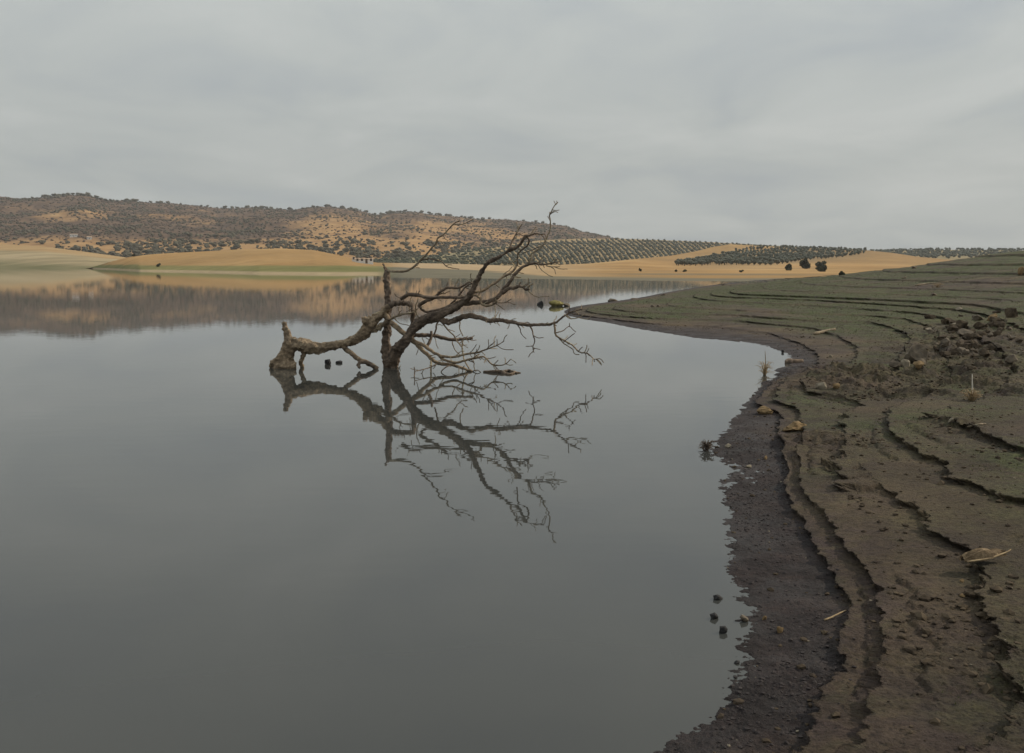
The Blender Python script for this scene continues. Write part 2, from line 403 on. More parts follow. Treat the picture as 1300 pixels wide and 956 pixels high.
wet = 1 - sstep(0.030, 0.098, Hn + 0.022 * fbm(X, Y, 1.3, 3, 40))
rough_zone = sstep(-0.2, 0.5, fbm(X, Y, 0.22, 3, 60))
# jumbled clods in the middle of the bank and at the foot of each riser
PX, PY = project(X, Y, Z)
jum = np.exp(-(((PX - 1225) / 95) ** 2 + ((PY - 442) / 34) ** 2)) + 0.9 * np.exp(-(((PX - 1080) / 75) ** 2 + ((PY - 482) / 14) ** 2)) + 0.7 * np.exp(-(((PX - 1040) / 70) ** 2 + ((PY - 560) / 12) ** 2)) + 0.6 * np.exp(-(((PX - 1215) / 45) ** 2 + ((PY - 540) / 14) ** 2))
for jx, jy, jw, jh, ja in ((1240, 486, 60, 5, .7), (1150, 476, 60, 4, .7), (1285, 497, 40, 5, .6), (1110, 500, 50, 5, .4), (1180, 500, 50, 4, .45), (1255, 470, 50, 4, .6), (1060, 470, 50, 4, .5)):
    jum = jum + 1.5 * ja * np.exp(-(((PX - jx) / jw) ** 2 + ((PY - jy) / jh) ** 2))
jum = np.clip(jum, 0, 1)
riser_band = np.clip(1 - np.abs(FR - 0.97) / 0.12, 0, 1)
rid = 1 - np.abs(fbm(X, Y, 5.0, 3, 80)) * 1.6
micro = 0.010 * np.exp(-R / 45) * fbm(X, Y, 5.0, 3, 20) + 0.009 * np.exp(-R / 10) * fbm(X, Y, 20.0, 4, 30, 0.6)
micro = micro * (0.75 + 0.35 * wet + 2.2 * jum + 0.9 * riser_band + 0.9 * rough_zone)
Z = Z + micro + 0.20 * jum * (np.clip(fbm(X, Y, 1.3, 4, 90), -0.5, 1)) + 0.05 * jum * rid
Z = Z + 0.008 * wet * np.exp(-R / 14) * np.clip(fbm(X * 1.0, Y * 1.7, 10.0, 3, 33), -0.4, 1)
Z = np.where(Hn > 0.010, np.maximum(Z, 0.004 + 0.05 * np.minimum(Hn, 0.1)), Z)
# far off the relief is broader
Z = Z + sstep(60, 110, R) * 0.10 * fbm(X, Y, 0.16, 4, 71) * (H > 0.3)
ZG = Z
# the lip of each step overhangs its foot: push the lip downhill and the foot into the bank
gx = gr * np.sin(AZ) + ga * np.cos(AZ); gy = gr * np.cos(AZ) - ga * np.sin(AZ); gl = np.hypot(gx, gy) + 1e-6; gx /= gl; gy /= gl
ki = np.clip(np.searchsorted(0.5 * (LV[1:-1] + LV[2:]), Hn), 0, len(LV) - 3) + 1
lev = LV[ki]; sdist = (Hn - lev) / np.maximum(slope, 0.012)
wl_ = np.maximum(0.028 * np.sqrt(1 + R / 6), DR); amp = (0.55 * wl_ + 0.040 * np.exp(-(R / 40) ** 2) + 0.02) * np.where(lev > 0.7, 0.35, 1.0) * np.clip(1 + 0.9 * fbm(X, Y, 0.9, 2, 91), 0.15, 1.6) * (Hn > 0.04) * sstep(0.012, 0.045, slope)
sig = 0.10 * np.sqrt(1 + R / 6)
ov = np.where(sdist >= 0, -np.exp(-np.clip(sdist, 0, None) / sig), np.where(sdist < -wl_, np.exp(np.clip(sdist + wl_, None, 0) / sig), -1 + 2 * (-sdist / wl_))) * amp
XV, YV = X + gx * ov, Y + gy * ov
nr, nc = Z.shape
keep = Z > -0.22
fk = keep[:-1, :-1] | keep[1:, :-1] | keep[:-1, 1:] | keep[1:, 1:]
idx = np.arange(nr * nc).reshape(nr, nc)
quads = np.stack([idx[:-1, :-1], idx[:-1, 1:], idx[1:, 1:], idx[1:, :-1]], -1)[fk][:, ::-1]
used = np.zeros(nr * nc, bool); used[quads.ravel()] = True
remap = np.cumsum(used) - 1
V = np.c_[XV.ravel(), YV.ravel(), Z.ravel()][used]
bank_me = mesh_np('bank', V, remap[quads])
gnoise = fbm(X, Y, 0.30, 4, 44)
green = sstep(0.08, 0.17, H) * np.clip(0.05 + 0.30 * sstep(7, 13, R) + 0.8 * gnoise + 0.9 * fbm(X, Y, 0.09, 3, 46) * sstep(12, 40, R) + 0.42 * sstep(12, 28, R) + 0.12 * sstep(40, 80, R), 0, 1) * (1 - 0.7 * jum) * (1 - 0.85 * ST)
green *= 1 - 0.7 * sstep(0.3, 1, np.exp(-(((PX - 1180) / 160) ** 2 + ((PY - 620) / 70) ** 2)))
fattr(bank_me, 'wet', wet.ravel()[used]); fattr(bank_me, 'green', green.ravel()[used])
bank = link('bank', bank_me, BANK); tag(bank, kind='structure')

def _grid(arr, x, y):
    a = np.interp(np.arctan2(x, y), az, np.arange(nc)); i = np.interp(np.hypot(x, y), rr, np.arange(nr))
    a0 = np.clip(np.floor(a).astype(int), 0, nc - 2); i0 = np.clip(np.floor(i).astype(int), 0, nr - 2); fa, fi = a - a0, i - i0
    return (arr[i0, a0] * (1 - fa) + arr[i0, a0 + 1] * fa) * (1 - fi) + (arr[i0 + 1, a0] * (1 - fa) + arr[i0 + 1, a0 + 1] * fa) * fi
def bank_z(x, y): return _grid(ZG, np.asarray(x, float), np.asarray(y, float))
_dw = np.geomspace(3.0, 175.0, 4000)
def on_bank(px, py):
    """first place of the bank (or water) met by this line of sight"""
    x, y = polar(px, 1.0); xs, ys = x * _dw, y * _dw; zs = np.maximum(bank_z(xs, ys), 0.0)
    q = project(xs, ys, zs)[1]; k_ = int(np.argmax(q <= py)) if (q <= py).any() else int(np.argmin(q))
    return Vector((xs[k_], ys[k_], zs[k_]))

# ================================================================== SETTING: far shores and hills
class Sheet:
    """a hill: front foot and crest given by column, falling away behind the crest"""
    def __init__(s, pxs, foot, crestline, power=1.2, nz=1.0, seed=0, nd=90, back=0.5, dstep=None):
        s.foot = lambda p: np.interp(p, *zip(*foot)); s.cd = lambda p: np.interp(p, [c[0] for c in crestline], [c[2] for c in crestline])
        cp = lambda p: np.interp(p, [c[0] for c in crestline], [c[1] for c in crestline])
        s.cz = lambda p: CAMH + (HOR - cp(p)) * s.cd(p) / F
        s.power = power; s.nz = nz; s.seed = seed; s.back = back; s.pxs = pxs; s.nd = nd
    def z(s, px, d):
        f, c, zc = s.foot(px), s.cd(px), s.cz(px)
        t = (d - f) / (c - f)
        pw = s.power(px) if callable(s.power) else s.power
        up = zc * np.where(t < 1, np.clip(t, 0, 1) ** pw, 1 - ((np.clip(t, 1, 3) - 1) * s.back) ** 1.5)
        az_ = (px - CX) / F; x, y = d * az_ / np.sqrt(1 + az_ ** 2), d / np.sqrt(1 + az_ ** 2)
        env = np.clip(t, 0, 1) * np.clip((1.06 - t) / 0.3, 0.12, 1)
        up = up + s.nz * env * fbm(x, y, 0.0035, 4, s.seed) * np.minimum(1, zc / 30.0)
        return np.where(t < 0, t * 2.0, up)
    def build(s, name, mat):
        px = np.asarray(s.pxs); t = np.concatenate([np.linspace(-0.02, 1.0, s.nd), np.linspace(1.02, 1.5, 10)])
        PXX, TT = np.meshgrid(px, t, indexing='xy')
        D = s.foot(PXX) + TT * (s.cd(PXX) - s.foot(PXX))
        ZZ = s.z(PXX, D); a = (PXX - CX) / F; q = np.sqrt(1 + a * a)
        XX, YY = D * a / q, D / q
        nr_, nc_ = ZZ.shape; ix = np.arange(nr_ * nc_).reshape(nr_, nc_)
        qd = np.stack([ix[:-1, :-1], ix[:-1, 1:], ix[1:, 1:], ix[1:, :-1]], -1).reshape(-1, 4)
        s.me = mesh_np(name, np.c_[XX.ravel(), YY.ravel(), ZZ.ravel()], qd)
        s.grid = (PXX, D, TT, XX, YY, ZZ)
        o = link(name, s.me, mat); tag(o, kind='structure'); return o
    def place(s, px, d):
        a = (px - CX) / F; q = math.sqrt(1 + a * a)
        return Vector((d * a / q, d / q, float(s.z(np.array(float(px)), np.array(float(d))))))
    def find(s, px, py):
        """the nearest place on the sheet seen at this pixel"""
        d = np.linspace(s.foot(px), s.cd(px), 900); pxa = np.full_like(d, px)
        yy = HOR - (s.z(pxa, d) - CAMH) * F / d
        k = np.argmax(yy <= py) if (yy <= py).any() else len(d) - 1
        return s.place(px, d[k])

shore_d = [(-900, 1500), (-300, 1150), (0, 903), (112, 702), (150, 540), (178, 421), (330, 287), (485, 243), (512, 204), (565, 186), (700, 170), (825, 154), (900, 150), (1500, 150), (2300, 160)]
left = Sheet(np.arange(-700, 300, 4.0), [(-700, 1400), (-300, 1150), (0, 903), (112, 750), (300, 720)], [(-700, 308, 1700), (-300, 309, 1400), (0, 313, 1150), (60, 315.5, 1100), (110, 321, 1050), (150, 326, 1000), (180, 330, 950), (300, 335, 900)], 1.1, 1.5, 5)
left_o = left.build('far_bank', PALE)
px_, d_, t_, x_, y_, z_ = left.grid
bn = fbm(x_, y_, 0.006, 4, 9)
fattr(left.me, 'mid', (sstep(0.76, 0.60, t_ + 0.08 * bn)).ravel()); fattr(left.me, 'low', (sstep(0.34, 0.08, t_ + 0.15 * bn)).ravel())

far = Sheet(np.concatenate([np.arange(96, 1240, 2.5), np.arange(1240, 2200, 12.0)]), shore_d,
            [(96, 341.5, 760), (115, 340, 680), (140, 333, 640), (165, 327, 620), (190, 324, 600), (220, 322, 580), (260, 320, 560), (310, 317, 540), (360, 316, 540), (400, 318, 540), (430, 324, 560), (455, 330, 590), (480, 333.5, 650),
             (520, 334, 680), (560, 334.5, 700), (600, 335.5, 720), (640, 337, 740), (700, 336.5, 780), (750, 334.5, 800), (800, 329.5, 820), (850, 325, 980), (880, 320, 1060), (905, 314, 1100), (925, 311, 1100), (960, 313, 1100), (1000, 315, 1100),
             (1050, 317, 1080), (1098, 319, 1040), (1130, 322, 1000), (1165, 327, 980), (1214, 331, 960), (1300, 334, 960), (2200, 336, 960)],
            lambda p: np.interp(p, [100, 460, 500, 640, 760, 860, 2200], [0.8, 0.8, 0.6, 0.9, 2.0, 3.6, 3.6]), 1.0, 21, 120)
far_o = far.build('far_shore', FARSHORE)
def bell2(px, py): return np.exp(-(((px - 985) / 110) ** 4 + ((py - 327 + (px - 985) * 0.07) / 10) ** 4))
px_, d_, t_, x_, y_, z_ = far.grid
bn = fbm(x_, y_, 0.012, 4, 3); bz = z_ + 0.9 * bn
pyf = HOR - (z_ - CAMH) * F / d_
lim = np.interp(px_, [100, 200, 300, 400, 480, 520, 600, 640, 700, 800, 900, 1000], [336, 336.5, 337, 337.5, 338, 340.5, 343.5, 346, 350.5, 352.5, 353.5, 353])
low = sstep(lim - 1.2, lim + 1.2, pyf + 1.6 * bn)
sand = 0.8 * sstep(0.7, 0.35, z_) * sstep(500, 470, px_) + 0.75 * sstep(480, 520, px_) * sstep(800, 620, px_) * (1 - low)
low = np.maximum(low, 0.45 * bell2(px_, pyf))
for by, bh, bx, bw, ba in ((348.2, 1.0, 900, 130, .75), (344.0, 0.5, 830, 60, .6), (341.0, 0.6, 720, 90, .45), (351.5, 0.8, 760, 80, .6), (340.5, 0.5, 960, 90, .4)):
    low = np.maximum(low, ba * np.exp(-((pyf + 0.8 * bn - by) / bh) ** 2 - ((px_ - bx) / bw) ** 4))
fattr(far.me, 'low', low.ravel()); fattr(far.me, 'grey', sstep(470, 510, px_).ravel()); fattr(far.me, 'sand', sand.ravel())

olv = Sheet(np.arange(440, 1700, 4.0), [(440, 800), (640, 900), (760, 1020), (900, 1130), (1700, 1130)],
            [(440, 330, 1651), (500, 324, 1714), (560, 318, 1778), (600, 313, 1803), (640, 308.5, 1803), (700, 304.5, 1803), (740, 303, 1803), (790, 303.8, 1803), (850, 306, 1803), (900, 308.3, 1778), (950, 311, 1778), (1000, 314, 1753), (1050, 317, 1727),
             (1100, 320.5, 1702), (1140, 319.5, 1676), (1180, 318.5, 1651), (1250, 319, 1651), (1400, 322, 1651), (1700, 325, 1651)], 0.95, 3.0, 33)
olv_o = olv.build('hill', FARSHORE)
g = olv.grid
fattr(olv.me, 'low', (sstep(640, 560, g[0]) * 0.75 + 0.40 + 0.35 * sstep(900, 1000, g[0])).clip(0, 0.9).ravel()); fattr(olv.me, 'grey', np.full(g[0].size, 0.4)); fattr(olv.me, 'sand', np.full(g[0].size, 0.25))

rdg = Sheet(np.arange(-900, 1000, 3.0), [(-900, 1350), (0, 1350), (300, 1150), (520, 1150), (1000, 1700)],
            [(-900, 268, 2700), (-500, 258, 2700), (-200, 262, 2650), (-50, 255, 2600), (0, 256, 2600), (30, 258, 2600), (60, 256, 2600), (90, 253, 2600), (115, 252, 2600), (140, 257, 2600), (165, 258, 2600), (200, 260.5, 2600), (240, 262.5, 2600), (280, 266.5, 2600),
             (330, 264, 2600), (375, 265.5, 2600), (400, 262.5, 2600), (420, 260.5, 2600), (440, 262, 2600), (460, 265, 2600), (478, 270, 2600), (500, 268, 2600), (530, 267, 2600), (560, 271, 2600), (600, 274, 2600), (640, 276, 2600), (680, 280, 2600),
             (715, 285, 2600), (740, 293, 2600), (770, 300, 2600), (800, 305, 2600), (850, 312, 2600), (1000, 325, 2600)], 1.0, 20.0, 51, 150)
rdg.cz = (lambda f_: lambda p: f_(p) - 3.5 * rdg.cd(p) / F)(rdg.cz)
rdg_o = rdg.build('hills', RIDGE)
rdg_o.name = 'hill_ridge'
px_, d_, t_, x_, y_, z_ = rdg.grid
PYR = HOR - (z_ - CAMH) * F / d_
def bell(px, py, a, b, c, d): return np.exp(-(((px - a) / c) ** 2 + ((py - b) / d) ** 2))
def tanmap(px, py):
    t = 0.75 * bell(px, py, 430, 292, 75, 22) + 0.85 * bell(px, py, 560, 292, 50, 13) + 0.8 * bell(px, py, 500, 310, 70, 7) + 0.7 * bell(px, py, 640, 303, 40, 7) + 0.55 * bell(px, py, 80, 278, 60, 8)
    return np.clip(t + 0.75 * sstep(298, 316, py) * sstep(640, 560, px), 0, 1)
fattr(rdg.me, 'tan', tanmap(px_, PYR).ravel())

# ================================================================== TREES far off
def ico(sub):
    bm = bmesh.new(); bmesh.ops.create_icosphere(bm, subdivisions=sub, radius=1.0)
    v = np.array([x.co[:] for x in bm.verts]); f = np.array([[w.index for w in q.verts] for q in bm.faces]); bm.free(); return v, f
ICO1, ICO2, ICO3 = ico(1), ico(2), ico(3)
def crown_arrays(seed, lobes=6, base=ICO1, trunk=True, flat=0.8, th=0.28):
    """a lumpy small crown about one unit wide and one high, standing on z=0"""
    r = np.random.default_rng(seed); vs, fs, o = [], [], 0
    for i in range(lobes):
        v = base[0] * (1 + 0.30 * r.standard_normal((len(base[0]), 1)).clip(-1.3, 1.3))
        a = r.uniform(0, 6.28); q = r.uniform(0.0, 0.30) if i else 0.0; s = r.uniform(0.20, 0.32) if i else 0.33
        v = v * np.array([s, s, s * flat]) + np.array([q * math.cos(a), q * math.sin(a), th + 0.36 + r.uniform(-0.16, 0.2)])
        vs.append(v); fs.append(base[1] + o); o += len(v)
    if trunk:
        k = 5; a = np.arange(k) * 2 * math.pi / k
        ring = lambda z, rad: np.c_[np.cos(a) * rad, np.sin(a) * rad, np.full(k, z)]
        vs += [ring(-0.06, 0.07), ring(th + 0.3, 0.045)]
        t = [[o + i, o + (i + 1) % k, o + k + (i + 1) % k] for i in range(k)] + [[o + i, o + k + (i + 1) % k, o + k + i] for i in range(k)]
        fs.append(np.array(t)); o += 2 * k
    return np.concatenate(vs), np.concatenate(fs)
def mass(name, arrs, places, mat, label, cat):
    vs, fs, o = [], [], 0
    for p, s, h in places:
        v, f = arrs[random.randrange(len(arrs))]; a = random.uniform(0, 6.28); c, q = math.cos(a), math.sin(a)
        vs.append(np.c_[(v[:, 0] * c - v[:, 1] * q) * s + p.x, (v[:, 0] * q + v[:, 1] * c) * s + p.y, v[:, 2] * h + p.z]); fs.append(f + o); o += len(v)
    o = link(name, mesh_np(name, np.concatenate(vs), np.concatenate(fs), False), mat); tag(o, label, cat, kind='stuff'); return o
def individuals(name, arrs, places, mat, labels, cat, group):
    mes = []
    for i, (v, f) in enumerate(arrs):
        me = mesh_np(name, v, f, False); me.materials.append(mat); mes.append(me)
    for (p, s, h), lab in zip(places, labels):
        o = bpy.data.objects.new(name, random.choice(mes)); COL.objects.link(o)
        o.location = p; o.rotation_euler.z = random.uniform(0, 6.28); o.scale = (s, s, h); tag(o, lab, cat, group)
def inside(poly, x, y):
    c = False; j = len(poly) - 1
    for i in range(len(poly)):
        (xi, yi), (xj, yj) = poly[i], poly[j]
        if (yi > y) != (yj > y) and x < (xj - xi) * (y - yi) / (yj - yi) + xi: c = not c
        j = i
    return c
olive_arr = [crown_arrays(100 + i, 6, ICO1, True, 0.85, 0.16) for i in range(6)]
olive_far = [crown_arrays(130 + i, 3, ICO1, False, 0.9, 0.10) for i in range(4)]
oak_arr = [crown_arrays(160 + i, 8, ICO1, True, 0.8, -0.02) for i in range(6)]
oak_far = [crown_arrays(190 + i, 3, ICO1, False, 0.85, -0.18) for i in range(5)]

# olive grove on the tan field (nearer) - rows follow a planting grid
g2 = [(848, 338), (880, 331), (905, 326), (930, 321), (955, 315), (1000, 314), (1050, 316.5), (1099, 318), (1098, 324), (1060, 328), (1020, 331), (985, 337), (962, 341), (930, 339.5), (880, 339.5)]
near_ol = []
for i in range(0, 75):
    for j in range(0, 24):
        d = 640 + j * 23.0 + 0.35 * i; pxx = 838 + i * 5.6 * 860 / d * (1 - 0.0006 * i) - 1.6 * j + random.uniform(-.5, .5); d += random.uniform(-2, 2)
        if not 840 < pxx < 1110 or d < far.foot(pxx) or d > far.cd(pxx) * 1.01: continue
        p = far.place(pxx, d); q = project(*p)
        if inside(g2, *q) and random.random() < 0.9: near_ol.append((p, random.uniform(3.2, 5.6), random.uniform(2.8, 4.8)))
near_ol.sort(key=lambda t: t[0].length)
# olive grove on the hill behind
g1 = [(600, 330), (640, 322), (660, 313), (690, 308), (740, 305), (790, 304.5), (850, 306.5), (900, 309), (950, 311.5), (1000, 314), (1100, 318), (1100, 322), (905, 325), (850, 327), (800, 332), (740, 338), (600, 338)]
far_ol = []
for i in range(0, 97):
    for j in range(0, 62):
        t = j / 61.0 + random.uniform(-.003, .003); pxx = 596 + i * 6.6 - 34 * t + random.uniform(-.4, .4)
        fo, cc = float(olv.foot(pxx)), float(olv.cd(pxx)); d = fo + t * (cc - fo)
        p = olv.place(pxx, d); q = project(*p)
        if inside(g1, *q) and random.random() < 0.88: far_ol.append((p, random.uniform(3.8, 6.6), random.uniform(3.2, 5.2)))
far_ol.sort(key=lambda t: t[0].length)
n_near = min(len(near_ol), 260)
print('olives', len(near_ol), len(far_ol))
individuals('olive_tree', olive_arr, near_ol[:n_near], OLIVE, ['grey-green olive tree in the planted rows on the tan field right of centre'] * n_near, 'olive tree', 'olive trees planted on the tan field')
nf = 300 - n_near
individuals('olive_tree', olive_arr, far_ol[:nf], OLIVE, ['grey-green olive tree in the lowest rows of the hillside grove behind the dead tree'] * nf, 'olive tree', 'olive trees at the foot of the hillside grove')
rest = near_ol[n_near:] + far_ol[nf:]
# the dark grove along the right skyline
for _ in range(750):
    pxx = random.uniform(1100, 1330); d = random.uniform(0.80, 1.0) * float(olv.cd(pxx))
    p = olv.place(pxx, d); rest.append((p, random.uniform(4.5, 6), random.uniform(3.8, 5)))
mass('olive_grove', olive_far, rest, OLIVE, 'rows of small dark olive trees covering the distant hillside', 'olive grove')

# holm oaks and scrub on the ridge
oaks = []
k = 0
while len(oaks) < 6200 and k < 60000:
    k += 1
    pxx = random.uniform(-260, 790); fc, cd = float(rdg.foot(pxx)), float(rdg.cd(pxx)); t = random.random() ** 1.15
    d = fc + (0.02 + 0.99 * t) * (cd - fc); p = rdg.place(pxx, d); q = project(*p)
    if q[1] > 331 or (86 < q[0] < 124 and 300 < q[1] < 312): continue
    x_, y_ = np.array(p.x), np.array(p.y)
    dens = 0.32 + 1.5 * float(fbm(x_, y_, 0.0075, 3, 77, 0.7)) - 0.62 * float(tanmap(np.array(q[0]), np.array(q[1]))) * (1 if q[1] < 306 else 0.15) + (0.45 if q[1] > 308 else 0)
    if t > 0.975: dens = 0.7 + 1.2 * float(noise2(x_ * 0.008, y_ * 0.008, 5))
    if random.random() > dens: continue
    s = 3.8 + 8.5 * random.random() ** 1.8 if q[1] > 300 else (random.uniform(5, 13) if t > 0.95 else random.uniform(4.0, 9.0))
    oaks.append((p, s, s * random.uniform(0.62, 0.85), t))
oaks.sort(key=lambda o: -(o[1] / o[0].length + (0.004 if o[3] > 0.96 and o[1] > 8.5 and -5 < project(*o[0])[0] < 760 else 0)))
ind = [o[:3] for o in oaks if 0 < project(*o[0])[0] < 800][:300]
inds = set(id(o[0]) for o in ind)
labs = []
for p, s, h in ind:
    q = project(*p)
    labs.append('small dark holm oak silhouetted on the skyline of the brown ridge' if (p.length > 2440) else 'dark holm oak scattered over the lower slopes of the brown ridge')
individuals('holm_oak', oak_arr, ind, RIDGEOAK, labs, 'oak tree', 'holm oaks on the far ridge')
mass('scrub_wood', oak_far, [o[:3] for o in oaks if id(o[0]) not in inds], RIDGEOAK, 'dark scrub and small oaks covering the far ridge', 'scrub')
# low purple-brown bushes between them
bush = []
for _ in range(11000):
    pxx = random.uniform(-200, 790); fc, cd = float(rdg.foot(pxx)), float(rdg.cd(pxx)); d = fc + random.uniform(0.2, 1.0) * (cd - fc)
    p = rdg.place(pxx, d); q = project(*p)
    if q[1] > 312 or random.random() < 0.8 * float(tanmap(np.array(q[0]), np.array(q[1]))): continue
    s = random.uniform(2.5, 7.5); bush.append((p, s, s * 0.5))
mass('low_scrub', oak_far, bush, SHRUB, 'low purplish brown scrub on the far ridge', 'scrub')
# green thicket at the foot of the ridge, left of the olive rows
thick = []
for _ in range(900):
    pxx = random.uniform(470, 690); d = float(olv.foot(pxx)) + random.uniform(0.05, 0.95) ** 1.5 * (float(olv.cd(pxx)) - float(olv.foot(pxx)))
    p = olv.place(pxx, d); q = project(*p)
    if inside(g1, *q) and q[0] > 640: continue
    s = random.uniform(4, 8); thick.append((p, s, s * 0.62))
mass('thicket', oak_far, thick, OAK, 'dark green thicket along the foot of the ridge', 'thicket')

# ------------------------------------------------ leafy crowns for the nearer trees and bushes
def leaf_crown(seed, n, rx, rz, zc, leaf, lobes=7):
    r = np.random.default_rng(seed)
    cs = np.c_[r.uniform(-.72, .72, lobes) * rx, r.uniform(-.72, .72, lobes) * rx, r.uniform(-.5, .45, lobes) * rz + zc]
    k = r.integers(0, lobes, n); d = r.standard_normal((n, 3)); d /= np.linalg.norm(d, axis=1)[:, None]
    rad = r.uniform(0.55, 1.0, n)[:, None] * np.array([rx * .42, rx * .42, rz * .40])
    c = cs[k] + d * rad
    a = r.standard_normal((n, 3)); a /= np.linalg.norm(a, axis=1)[:, None]; b = np.cross(a, r.standard_normal((n, 3))); b /= np.linalg.norm(b, axis=1)[:, None]
    a *= leaf * r.uniform(.6, 1.3, (n, 1)); b *= leaf * .6
    v = np.stack([c - a, c + b, c + a, c - b], 1).reshape(-1, 3)
    return v, np.arange(4 * n).reshape(-1, 4)
def tube_mesh(name, pts, rad, seg=8, jit=0.0, seed=0, sub=4):
    v, f = tube(pts, rad, seg, jit, seed, sub); me = bpy.data.meshes.new(name); me.from_pydata([tuple(x) for x in v], [], f)
    me.polygons.foreach_set('use_smooth', [True] * len(me.polygons)); me.update(); return me
def tube(pts, rad, seg=8, jit=0.0, seed=0, sub=4, cap=True):
    """tapered swept tube through pts with Catmull-Rom smoothing"""
    P_ = np.array([list(p) for p in pts], float); R_ = np.array(rad, float)
    if len(P_) > 2 and sub > 1:
        E = np.vstack([2 * P_[0] - P_[1], P_, 2 * P_[-1] - P_[-2]]); out, ro = [], []
        for i in range(len(P_) - 1):
            p0, p1, p2, p3 = E[i:i + 4]
            for j in range(sub):
                t = j / sub
                out.append(0.5 * (2 * p1 + (p2 - p0) * t + (2 * p0 - 5 * p1 + 4 * p2 - p3) * t * t + (3 * p1 - p0 - 3 * p2 + p3) * t ** 3)); ro.append(R_[i] + (R_[i + 1] - R_[i]) * t)
        out.append(P_[-1]); ro.append(R_[-1]); P_, R_ = np.array(out), np.array(ro)
    r = np.random.default_rng(seed); nP = len(P_)
    if jit: P_[1:-1] += r.standard_normal((nP - 2, 3)) * (R_[1:-1, None] * jit)
    Tn = np.gradient(P_, axis=0); Tn /= np.linalg.norm(Tn, axis=1)[:, None] + 1e-9
    up = np.array([0.13, 0.95, 0.28]); u = np.cross(Tn[0], up); u /= np.linalg.norm(u); V_ = []
    ph = r.uniform(0, 6.28, 3)
    for i in range(nP):
        u = u - Tn[i] * np.dot(u, Tn[i]); u /= np.linalg.norm(u) + 1e-9; w = np.cross(Tn[i], u)
        for k_ in range(seg):
            a = 2 * math.pi * k_ / seg
            rr_ = R_[i] * (1 + 0.13 * math.sin(3 * a + ph[0] + i * .35) + 0.09 * math.sin(5 * a + ph[1] - i * .5) + (jit * 0.4 * r.standard_normal()))
            V_.append(P_[i] + (u * math.cos(a) + w * math.sin(a)) * rr_)
    Fc = []
    for i in range(nP - 1):
        for k_ in range(seg):
            a, b = i * seg + k_, i * seg + (k_ + 1) % seg; Fc.append((a, b, b + seg, a + seg))
    if cap:
        V_.append(P_[0] - Tn[0] * R_[0] * .3); c0 = len(V_) - 1; V_.append(P_[-1] + Tn[-1] * R_[-1] * .3); c1 = len(V_) - 1; e = (nP - 1) * seg
        for k_ in range(seg):
            Fc.append((c0, (k_ + 1) % seg, k_)); Fc.append((c1, e + k_, e + (k_ + 1) % seg))
    return np.array(V_), Fc
def leafy(name, p, width, height, trunk_h, mat, label, cat, seed, n=500, leaf=0.35, lobes=7, group=None):
    root = empty(name, p); tag(root, label, cat, group)
    v, f = leaf_crown(seed, n, width / 2, (height - trunk_h) * .8, trunk_h + (height - trunk_h) * .5, leaf, lobes)
    link('crown', mesh_np('crown', v, f, False), mat, root)
    r = random.Random(seed)
    link('trunk', tube_mesh('trunk', [(0, 0, -0.3), (r.uniform(-.1, .1), 0, trunk_h * .6), (r.uniform(-.3, .3), .1, trunk_h + (height - trunk_h) * .5)], [height * .05, height * .04, height * .015], 7), BARKD, root)
    return root
for i, (a, b, w, h, lab) in enumerate([
        (1000, 343, 10, 7.5, 'leftmost and smallest of the dark round oaks on the tan field below the olive rows'),
        (1021, 341, 12, 12, 'tallest dark oak in the middle of the cluster on the tan field'),
        (1039, 339, 12, 7, 'dark oak standing behind another at the right of the field cluster'),
        (1042, 344.5, 13, 7.5, 'low wide dark oak at the right front of the field cluster')]):
    p = far.find(a, b); mpp = p.y / F
    leafy('oak_tree', p, w * mpp * 1.1, h * mpp, h * mpp * .08, OAK, lab, 'oak tree', 300 + i, 900, 0.45 * mpp * 3, 8, 'dark oaks on the tan field')
for i, (sh, a, b, w, h, lab) in enumerate([
        (far, 171, 326.5, 4, 3, 'tiny dark bush on the crest of the left tan knoll'),
        (far, 202.5, 338.5, 6, 4, 'dark lone bush near the water on the left tan knoll'),
        (far, 812.5, 344.5, 4, 3.5, 'small dark bush on the field slope above the inlet, left of two others'),
        (far, 857, 345, 3.5, 2.5, 'small bush on the field slope above the inlet, beside a wider one'),
        (far, 870, 345, 6, 2.5, 'low wide bush on the field slope above the inlet'),
        (far, 940, 345.5, 6, 2.5, 'flat dark bush on the tan slope below the olive rows')]):
    p = sh.find(a, b); mpp = p.y / F
    leafy('bush', p, w * mpp, h * mpp, h * mpp * .1, OAK, lab, 'bush', 330 + i, 350, 0.4 * mpp * 2.5, 5)

